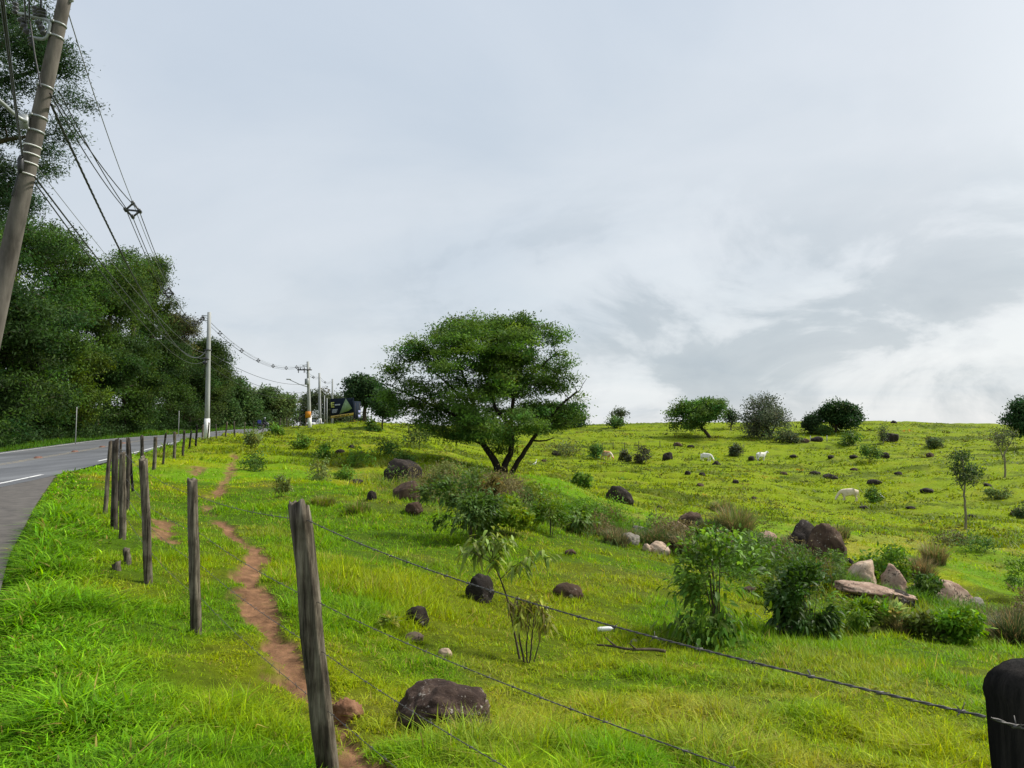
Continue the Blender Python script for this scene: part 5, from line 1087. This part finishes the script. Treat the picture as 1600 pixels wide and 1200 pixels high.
for k, (a, b, s, r, lab) in enumerate(((P(322, 548, 62), P(483, 600, 93), 1.0, .02, 'upper low cable from the second pole towards the crossarm pole'), (P(322, 558, 62), P(483, 612, 93), 1.2, .02, 'middle low cable from the second pole towards the crossarm pole'), (P(321, 566, 62), P(483, 618, 93), 1.5, .018, 'lowest cable from the second pole towards the crossarm pole'))):
    cable(span(a, b, s), r, lab)
# lines that leave the leaning pole towards the camera side, overhead
for k, (pa, mid, r, lab) in enumerate(((p1(36, 246, -.2), P(5, 0, 6.), .011, 'thick black cable coming from overhead down to the leaning pole'), (p1(34, 244, -.2), P(1, 0, 6.), .007, 'black cable hugging the thick overhead one at the far left'))):
    d = (mid-pa); pts = np.stack([pa+d*q for q in np.linspace(0, 7, 40)]); q = np.linspace(0, 7, 40); pts[:, 2] += .035*q*(q-1)*3
    cable(pts, r, lab, group='overhead lines at the left edge')
for k, (pa, mid, r, lab) in enumerate(((p1(40, 36, -.14), P(37, -30, 9.5), .012, 'overhead line ending at the insulator below the bracket'), (p1(64, 13, -.12), P(63.5, -30, 9.8), .014, 'overhead line ending at the large dark insulator'), (p1(46, 30, -.2), P(45, -30, 9.5), .012, 'overhead line passing the bracket middle'))):
    d = mid-pa; pts = np.stack([pa+d*q for q in np.linspace(0, 18, 30)]); cable(pts, r, lab, group='overhead lines at the left edge')
cable(smooth_line([p1(46, 30, -.22), p1(50, 55, -.24), p1(54, 85, -.22), p1(60, 115, -.2), p1(64, 140, -.16)]), .014, 'loose jumper cable drooping from the bracket along the leaning pole', group='overhead lines at the left edge')

# ------------------------------------------------------------------ billboard
M['navy'] = paint('board_navy', (.012, .018, .03), .95, .2, 2); M['yellow'] = paint('board_yellow', (.62, .43, .06), .5, .1); M['lime'] = paint('board_lime', (.52, .55, .1), .5, .1); M['pgreen'] = paint('picture_green', (.20, .30, .13), .6, .35, 2.5); M['lav'] = paint('board_lavender', (.26, .28, .5), .5, .2); M['txt'] = paint('board_text', (.55, .58, .66), .5, .1)
bb = thing('billboard', at(534, 663, 114), 'dark navy roadside billboard with yellow E, green triangle picture and yellow strip', 'billboard'); BO = np.array(bb.location)
cTL, cTR, cBL, cBR = P(516, 623, 115), P(552, 621.5, 112), P(517, 654, 115), P(552, 648.5, 112)
def bq(u, v, d=0.): # board coordinates: u right, v down
    nrm_ = nrm(np.cross(cTR-cTL, cBL-cTL)); nrm_ = nrm_ if nrm_[1] < 0 else -nrm_
    return (cTL*(1-u)+cTR*u)*(1-v)+(cBL*(1-u)+cBR*u)*v+nrm_*d
def slab(poly, d0, d1, mb):
    n = len(poly); V = np.array([bq(u, v, d1) for u, v in poly]+[bq(u, v, d0) for u, v in poly]); c = V[:n].mean(0)
    V = np.concatenate([V, [c]]); mb.add(V, [(i_, (i_+1) % n, n+(i_+1) % n, n+i_) for i_ in range(n)], [(2*n, (i_+1) % n, i_) for i_ in range(n)]); return mb
mb = MB(); slab([(0, 0), (1, 0), (1, 1), (0, 1)], -.12, 0., mb); mb.build('panel', M['navy'], bb, off=BO)
mb = MB(); slab([(.0, .87), (1.0, .87), (1.0, 1.0), (.0, 1.0)], .002, .03, mb); mb.build('strip', M['yellow'], bb, off=BO)
mb = MB(); [slab([(x0, .905), (x1, .905), (x1, .965), (x0, .965)], .032, .036, mb) for x0, x1 in ((.18, .22), (.24, .29), (.31, .34), (.36, .42), (.47, .5), (.52, .58), (.6, .64), (.7, .74), (.76, .82))]; mb.build('strip_lettering', M['rock_brown'], bb, off=BO)
mb = MB(); slab([(.68, .02), (.95, .6), (.8, .72), (.4, .82)], .002, .03, mb); mb.build('triangle_picture', M['pgreen'], bb, off=BO)
mb = MB()
for poly in ([(.03, .18), (.08, .18), (.08, .46), (.03, .46)], [(.08, .18), (.17, .18), (.17, .24), (.08, .24)], [(.08, .295), (.16, .295), (.16, .345), (.08, .345)], [(.08, .40), (.17, .40), (.17, .46), (.08, .46)]): slab(poly, .002, .03, mb)
mb.build('letter', M['lime'], bb, off=BO)
mb = MB()
for q in range(6): slab([(.2+q*.04, .30), (.23+q*.04, .30), (.23+q*.04, .37), (.2+q*.04, .37)], .002, .02, mb)
for r_ in range(4): slab([(.07, .56+r_*.05), (.32-.02*r_, .56+r_*.05), (.32-.02*r_, .585+r_*.05), (.07, .585+r_*.05)], .002, .02, mb)
mb.build('lettering', M['txt'], bb, off=BO)
for u in (.2, .28, .83, .95):
    a = bq(u, .99, -.2); g_ = a.copy(); g_[2] = float(gz(a[0], a[1]))-.3; mb = MB(); mb.tube([g_, a, bq(u, .1, -.2)], .075, 8); mb.build('leg', M['wood_dark'], bb, off=BO)
b2b = thing('billboard', at(556, 663, 118), 'second dark board with a lavender corner angled behind the main billboard', 'billboard'); O2 = np.array(b2b.location)
c0, c1 = P(552.5, 640, 113.5), P(563, 640, 121)
mb = MB(); q = nrm(c1-c0); nn = np.cross(q, (0, 0, 1.)); ctr = (c0+c1)/2; ctr[2] = 1.7+29*118/F; W_ = np.linalg.norm(c1-c0)
Rm = np.stack([q, nn, (0, 0, 1.)], 1); mb.box(ctr, (W_, .12, 2.9), Rm); mb.build('panel', M['navy'], b2b, off=O2)
mb = MB(); mb.box(ctr+q*W_*.3+nn*.075+np.array((0, 0, -1.05)), (W_*.36, .03, .55), Rm); mb.box(ctr+q*W_*.3-nn*-.075*0+nn*.07+np.array((0, 0, -.3)), (W_*.3, .02, .5), Rm); mb.build('corner_lettering', M['lav'], b2b, off=O2)
for e in (-.3, .3):
    a = ctr+q*W_*e-np.array((0, 0, 1.4)); g_ = a.copy(); g_[2] = float(gz(a[0], a[1]))-.3; mb = MB(); mb.tube([g_, a+np.array((0, 0, 2.6))], .09, 8); o_ = mb.build('leg', M['wood_dark'], b2b, off=O2)

# ------------------------------------------------------------------ animals, vehicles, people
def skin(name, nodes, edges, mat, parent=None, sub=2):
    me = bpy.data.meshes.new(name+'_src'); me.from_pydata([n_[:3] for n_ in nodes], edges, []); o = bpy.data.objects.new(name, me); COL.objects.link(o)
    o.modifiers.new('skin', 'SKIN'); sv = me.skin_vertices[0].data
    for k, n_ in enumerate(nodes):
        r = n_[3]; sv[k].radius = (r, r) if np.isscalar(r) else r; sv[k].use_root = (k == 0)
    s_ = o.modifiers.new('sub', 'SUBSURF'); s_.levels = sub; s_.render_levels = sub
    dg = bpy.context.evaluated_depsgraph_get(); m2_ = bpy.data.meshes.new_from_object(o.evaluated_get(dg)); o.modifiers.clear(); o.data = m2_; bpy.data.meshes.remove(me)
    m2_.name = name; m2_.materials.clear(); m2_.materials.append(M[mat]); m2_.polygons.foreach_set('use_smooth', np.ones(len(m2_.polygons), bool)); m2_.update()
    if parent: o.parent = parent
    return o
def cowmat(name, c1, c2, pos=.6):
    m, t, out = nt(name); p = N(t, 'BsdfPrincipled', Roughness=.8); tc = N(t, 'TexCoord'); n1 = N(t, 'TexNoise', Scale=1.6, Detail=2.); L(t, tc.outputs['Object'], n1.inputs[0])
    L(t, ramp(t, n1.outputs[0], [(pos-.05, c1), (pos+.05, c2)]), p.inputs['Base Color']); L(t, p.outputs[0], out.inputs[0]); return m
M['cow_cream'] = cowmat('cream_hide', (.62, .52, .38), (.72, .63, .5)); M['cow_white'] = cowmat('white_hide', (.74, .71, .66), (.66, .62, .55)); M['cow_orange'] = cowmat('orange_white_hide', (.72, .6, .46), (.55, .24, .09), .5); M['feather'] = paint('white_feather', (.82, .82, .8), .8, .05)
def cow(px, py, Y, rot, mat, label, graze=True, sc=1., step=.12):
    hd = [(.84, 0, 1.12, .19), (1.08, 0, .84, .145), (1.25, 0, .58, .135), (1.38, 0, .24, .085)] if graze else [(.84, 0, 1.3, .2), (1.08, 0, 1.46, .15), (1.3, 0, 1.5, .14), (1.6, 0, 1.33, .085)]
    n_ = [(-.15, 0, 1.06, (.37, .40)), (-.75, 0, 1.14, (.30, .33)), (-.98, 0, 1.2, .14), (.4, 0, 1.06, (.35, .37)), (.5, 0, 1.42, .14)]+hd
    h = 5+2
    n_ += [(hd[2][0]-.1, .24, hd[2][2]+.12, .04), (hd[2][0]-.1, -.24, hd[2][2]+.12, .04)]
    n_ += [(-1.06, 0, .95, .035), (-1.1, 0, .5, .045)]
    e = [(0, 1), (1, 2), (0, 3), (3, 4), (3, 5), (5, 6), (6, 7), (7, 8), (7, 9), (7, 10), (2, 11), (11, 12)]
    for sx, sy, st, hind in ((.45, .17, step, 0), (.45, -.17, -step, 0), (-.76, .18, step*.8, 1), (-.76, -.18, -step*.9, 1)):
        k = len(n_)
        n_ += ([(sx, sy, .72, .13), (sx+st*.6, sy, .42, .075), (sx+st, sy, .06, .062)] if not hind else [(sx, sy, .84, .19), (sx+.08+st*.3, sy, .62, .1), (sx-.1+st*.7, sy, .44, .07), (sx+st, sy, .06, .06)])
        e += [(1 if hind else 3, k)]+[(q, q+1) for q in range(k, len(n_)-1)]
    n_ = [(x*sc, y*sc, z*sc, (r*sc if np.isscalar(r) else (r[0]*sc, r[1]*sc))) for x, y, z, r in n_]
    o = skin('cow', n_, e, mat); b_ = at(px, py, Y); o.location = tuple(b_-np.array((0, 0, .03))); o.rotation_euler = (0, 0, rot); return tag(o, label, 'cow', 'cattle grazing on the far pasture')
cow(1326, 783, 66, math.radians(176), 'cow_cream', 'cream cow side on walking left with lowered head on the right slope', True, .86, .2)
cow(1190, 724, 110, math.radians(25), 'cow_white', 'white cow facing right below the grey hillside tree', False, .95)
cow(1104, 724, 108, math.radians(-42), 'cow_white', 'white cow seen head on grazing left of the other white cow', True, .9)
cow(948, 721, 105, math.radians(-48), 'cow_orange', 'orange and white cow by the dark bushes', True, .95)
def bird(px, py, Y, h, rot, label):
    s = h/.95
    n_ = [(0, 0, .42, .12), (-.2, 0, .36, .07), (-.34, 0, .3, .03), (.12, 0, .54, .075), (.2, 0, .7, .035), (.16, 0, .84, .032), (.22, 0, .9, .042), (.34, 0, .88, .012), (0, .05, .3, .03), (.01, .05, .02, .016), (0, -.05, .3, .03), (.01, -.05, .02, .016)]
    o = skin('egret', [(x*s, y*s, z*s, r*s) for x, y, z, r in n_], [(0, 1), (1, 2), (0, 3), (3, 4), (4, 5), (5, 6), (6, 7), (0, 8), (8, 9), (0, 10), (10, 11)], 'feather')
    o.location = tuple(at(px, py, Y)); o.rotation_euler = (0, 0, rot); return tag(o, label, 'bird')
bird(836, 729, 85, .95, .6, 'tall white bird standing on the pasture right of the big tree trunks')
bird(1378, 778, 68, .62, 2.4, 'small white bird beside the weedy bush behind the cream cow')
# motorcycle with blue box and rider
M['blue'] = paint('blue_box', (.03, .04, .24), .45, .1); M['tyre'] = paint('tyre_rubber', (.02, .02, .02), .85, .2); M['cloth_dark'] = paint('dark_clothing', (.02, .022, .028), .85, .3, 12); M['helmet'] = paint('pale_helmet', (.3, .33, .33), .25, .1); M['skin'] = paint('skin_tone', (.36, .2, .13), .55, .06); M['bikered'] = paint('motorcycle_paint', (.05, .05, .06), .3, .1); M['glass'] = paint('dark_glass', (.02, .025, .03), .08, .1); M['carwhite'] = paint('white_car_paint', (.72, .72, .7), .3, .04); M['plastic'] = paint('dark_plastic', (.03, .03, .032), .6, .1); M['lens'] = paint('headlamp_lens', (.75, .75, .72), .15, .05)
bx_, by_ = -36.2, 104.; bz_ = float(zr(by_))+.003; bike = thing('motorcycle', (bx_, by_, bz_), 'motorcycle with a big blue rear box going along the road', 'motorcycle'); bike.rotation_euler = (0, 0, math.radians(28)); bike.scale = (1, 1, 1)
for x_ in (-.62, .66):
    mb = MB(); a = np.linspace(0, 2*math.pi, 25)
    mb.tube(np.stack([x_+.27*np.cos(a), 0*a, .31+.27*np.sin(a)], -1), .05, 8, False); w_ = mb.build('wheel', M['tyre'], bike, smooth=True)
    mb = MB(); mb.lathe([(.03, -.06), (.06, -.05), (.06, .05), (.03, .06)], (x_, 0, .31), 12, (0, 1, 0))
    for q in range(6): mb.tube([(x_, 0, .31), (x_+.24*math.cos(q*1.047), 0, .31+.24*math.sin(q*1.047))], .012, 5)
    rm = mb.build('rim', M['steel'], w_)
mb = MB(); mb.tube(smooth_line([(-.75, 0, .82), (-.4, 0, .78), (0, 0, .76), (.15, 0, .9), (.42, 0, .92), (.5, 0, .8)], 5), np.interp(np.linspace(0, 1, 26), [0, .3, .5, .75, 1], [.09, .13, .14, .17, .08]), 12); mb.box((.02, 0, .45), (.42, .26, .3)); mb.build('body', M['bikered'], bike, smooth=True)
mb = MB(); mb.tube([(.66, .09, .31), (.5, .09, .75), (.42, .08, 1.02)], .025, 6); mb.tube([(.66, -.09, .31), (.5, -.09, .75), (.42, -.08, 1.02)], .025, 6); mb.build('fork', M['steel'], bike)
mb = MB(); mb.tube([(.28, .38, 1.06), (.4, .2, 1.05), (.42, 0, 1.03), (.4, -.2, 1.05), (.28, -.38, 1.06)], .018, 6); mb.build('handlebar', M['plastic'], bike)
mb = MB(); mb.lathe([(.03, -.06), (.09, -.02), (.1, .05), (.02, .07)], (.54, 0, .9), 12, (1, 0, 0)); mb.build('headlight', M['lens'], bike, smooth=True)
mb = MB(); mb.tube([(-.1, -.15, .32), (-.5, -.17, .36), (-.9, -.18, .45)], [.03, .045, .05], 8); mb.build('exhaust', M['steel'], bike)
bm = bmesh.new(); bmesh.ops.create_cube(bm, size=1); [setattr(v, 'co', Vector((v.co.x*.52-.72, v.co.y*.5, v.co.z*.5+1.15))) for v in bm.verts]; bmesh.ops.bevel(bm, geom=bm.edges[:], offset=.05, segments=2, affect='EDGES'); me = bpy.data.meshes.new('delivery_box'); bm.to_mesh(me); bm.free(); me.materials.append(M['blue']); o = bpy.data.objects.new('delivery_box', me); COL.objects.link(o); o.parent = bike
o = skin('person', [(-.2, 0, .93, .17), (-.16, 0, 1.12, (.15, .18)), (-.06, 0, 1.36, (.14, .2)), (0, 0, 1.5, .075), (.04, 0, 1.64, .105), (-.02, .2, 1.38, .07), (.12, .3, 1.18, .055), (.3, .34, 1.08, .045), (-.02, -.2, 1.38, .07), (.12, -.3, 1.18, .055), (.3, -.34, 1.08, .045), (-.1, .13, .88, .12), (.25, .2, .78, .09), (.12, .19, .4, .06), (.24, .19, .32, .045), (-.1, -.13, .88, .12), (.25, -.2, .78, .09), (.12, -.19, .4, .06), (.24, -.19, .32, .045)],
 [(0, 1), (1, 2), (2, 3), (3, 4), (2, 5), (5, 6), (6, 7), (2, 8), (8, 9), (9, 10), (0, 11), (11, 12), (12, 13), (13, 14), (0, 15), (15, 16), (16, 17), (17, 18)], 'cloth_dark')
tag(o, 'person in dark clothes and pale helmet riding the motorcycle', 'person'); o.location = (bx_, by_, bz_); o.rotation_euler = (0, 0, math.radians(28)); rider = o
mb = MB(); mb.lathe([(.09, -.13), (.14, -.08), (.155, .02), (.13, .1), (.06, .15), (.01, .16)], (.05, 0, 1.67), 16); mb.build('helmet', M['helmet'], rider, smooth=True)
mb = MB(); mb.box((.185, 0, 1.66), (.04, .2, .09)); mb.build('visor', M['glass'], rider)
# white car coming down the road
cx_, cy_ = -36.2, 131.; car = thing('car', (cx_, cy_, float(zr(cy_))+.003), 'white car with dark windscreen coming down the road behind the poles', 'car'); car.rotation_euler = (0, 0, math.radians(-105)+math.pi*0)
prof = [(-2., .35), (-2.05, .75), (-1.9, 1.0), (-1.25, 1.08), (-.9, 1.5), (.35, 1.52), (.95, 1.1), (1.75, .98), (2.05, .78), (2.08, .35)]
def extr(prof, w0, w1, name, mat, parent, z_in=1.02):
    mb = MB(); n = len(prof); V = []
    for sgn in (-1, 1): V += [(x_, sgn*(w0 if z_ < z_in else w1+(w0-w1)*.35*(z_ < 1.12)), z_) for x_, z_ in prof]
    c0 = np.array([(0, -w0, .7), (0, w0, .7)]); mb.add(np.concatenate([V, c0]), [(q, (q+1) % n, n+(q+1) % n, n+q) for q in range(n)], [(2*n, (q+1) % n, q) for q in range(n)]+[(2*n+1, n+q, n+(q+1) % n) for q in range(n)]); return mb.build(name, M[mat], parent)
extr(prof, .86, .66, 'body', 'carwhite', car)
mb = MB(); mb.add([(.42, -.6, 1.49), (.42, .6, 1.49), (1.0, .74, 1.11), (1.0, -.74, 1.11)], [(0, 1, 2, 3)]); mb.add(np.array([(.44, -.6, 1.5), (.44, .6, 1.5), (1.02, .74, 1.12), (1.02, -.74, 1.12)]), [(3, 2, 1, 0)]); mb.build('windscreen', M['glass'], car)
for sgn in (-1, 1):
    mb = MB(); mb.add(np.array([(-.85, sgn*.705, 1.42), (.3, sgn*.705, 1.44), (.75, sgn*.815, 1.12), (-1.1, sgn*.815, 1.12)]), [(0, 1, 2, 3)]); mb.build('side_window', M['glass'], car)
    mb = MB(); mb.box((2.05, sgn*.62, .78), (.1, .34, .16)); mb.build('headlight', M['lens'], car)
    for x_ in (-1.25, 1.3):
        mb = MB(); mb.lathe([(.2, -.1), (.31, -.1), (.33, -.06), (.33, .06), (.31, .1), (.2, .1)], (x_, sgn*.8, .33), 20, (0, 1, 0)); wv_ = mb.build('wheel', M['tyre'], car); mb = MB(); mb.lathe([(.05, -.115), (.2, -.105), (.2, .105), (.05, .115)], (x_, sgn*.8, .33), 14, (0, 1, 0)); mb.build('rim', M['steel'], wv_)
mb = MB(); mb.box((2.07, 0, .6), (.08, 1.1, .26)); mb.box((2.08, 0, .42), (.1, 1.6, .12)); mb.build('grille', M['plastic'], car)
# small things in the grass and on the road
b_ = at(945, 995); o = MB().lathe([(.008, 0), (.03, .005), (.034, .04), (.034, .16), (.03, .185), (.014, .21), (.014, .235)], (0, 0, 0), 14).build('bottle', paint('white_plastic', (.72, .72, .7), .4, .1), smooth=True); o.location = (b_[0]-.1, b_[1], b_[2]+.1); o.rotation_euler = (0, math.radians(88), math.radians(6)); tag(o, 'white plastic bottle lying in the grass left of the big bush', 'bottle')
mb = MB(); mb.lathe([(.017, .225), (.017, .25), (.003, .252)], (0, 0, 0), 12); k_ = mb.build('cap', M['plastic'], o)
a_ = [at(931, 1014), at(955, 1019), at(985, 1022), at(1020, 1024), at(1044, 1025)]; pts = smooth_line([p_+np.array((0, 0, .05+.03*(q % 2))) for q, p_ in enumerate(a_)], 6)
mb = MB(); mb.tube(pts, np.linspace(.012, .022, len(pts)), 8); mb.tube([pts[8], pts[8]+np.array((-.12, .1, .09))], [.015, .005], 6); mb.tube([pts[14], pts[14]+np.array((-.1, -.06, .1))], [.015, .005], 6); tag(mb.build('dead_branch', M['bark']), 'dark dead branch lying in the grass below the bottle', 'branch')
M['stud'] = paint('road_stud', (.15, .07, .045), .7, .3)
for q, (px, py) in enumerate(((18, 719), (60, 712), (95, 707), (128, 702), (157, 697))):
    Y_ = 30+q*6.5; X_ = float(xr(Y_))-3.78; mb = MB(); mb.add(np.array([(-.13, -.2, 0), (.13, -.2, 0), (.13, .2, 0), (-.13, .2, 0), (-.08, -.12, .09), (.08, -.12, .09), (.08, .12, .09), (-.08, .12, .09)]), [(0, 1, 5, 4), (1, 2, 6, 5), (2, 3, 7, 6), (3, 0, 4, 7), (4, 5, 6, 7)])
    o = mb.build('road_stud', M['stud']); o.location = (X_, Y_, float(zr(Y_))+.005); tag(o, 'raised reddish road stud on the centre line of the road', 'road stud', 'raised road studs along the centre line')
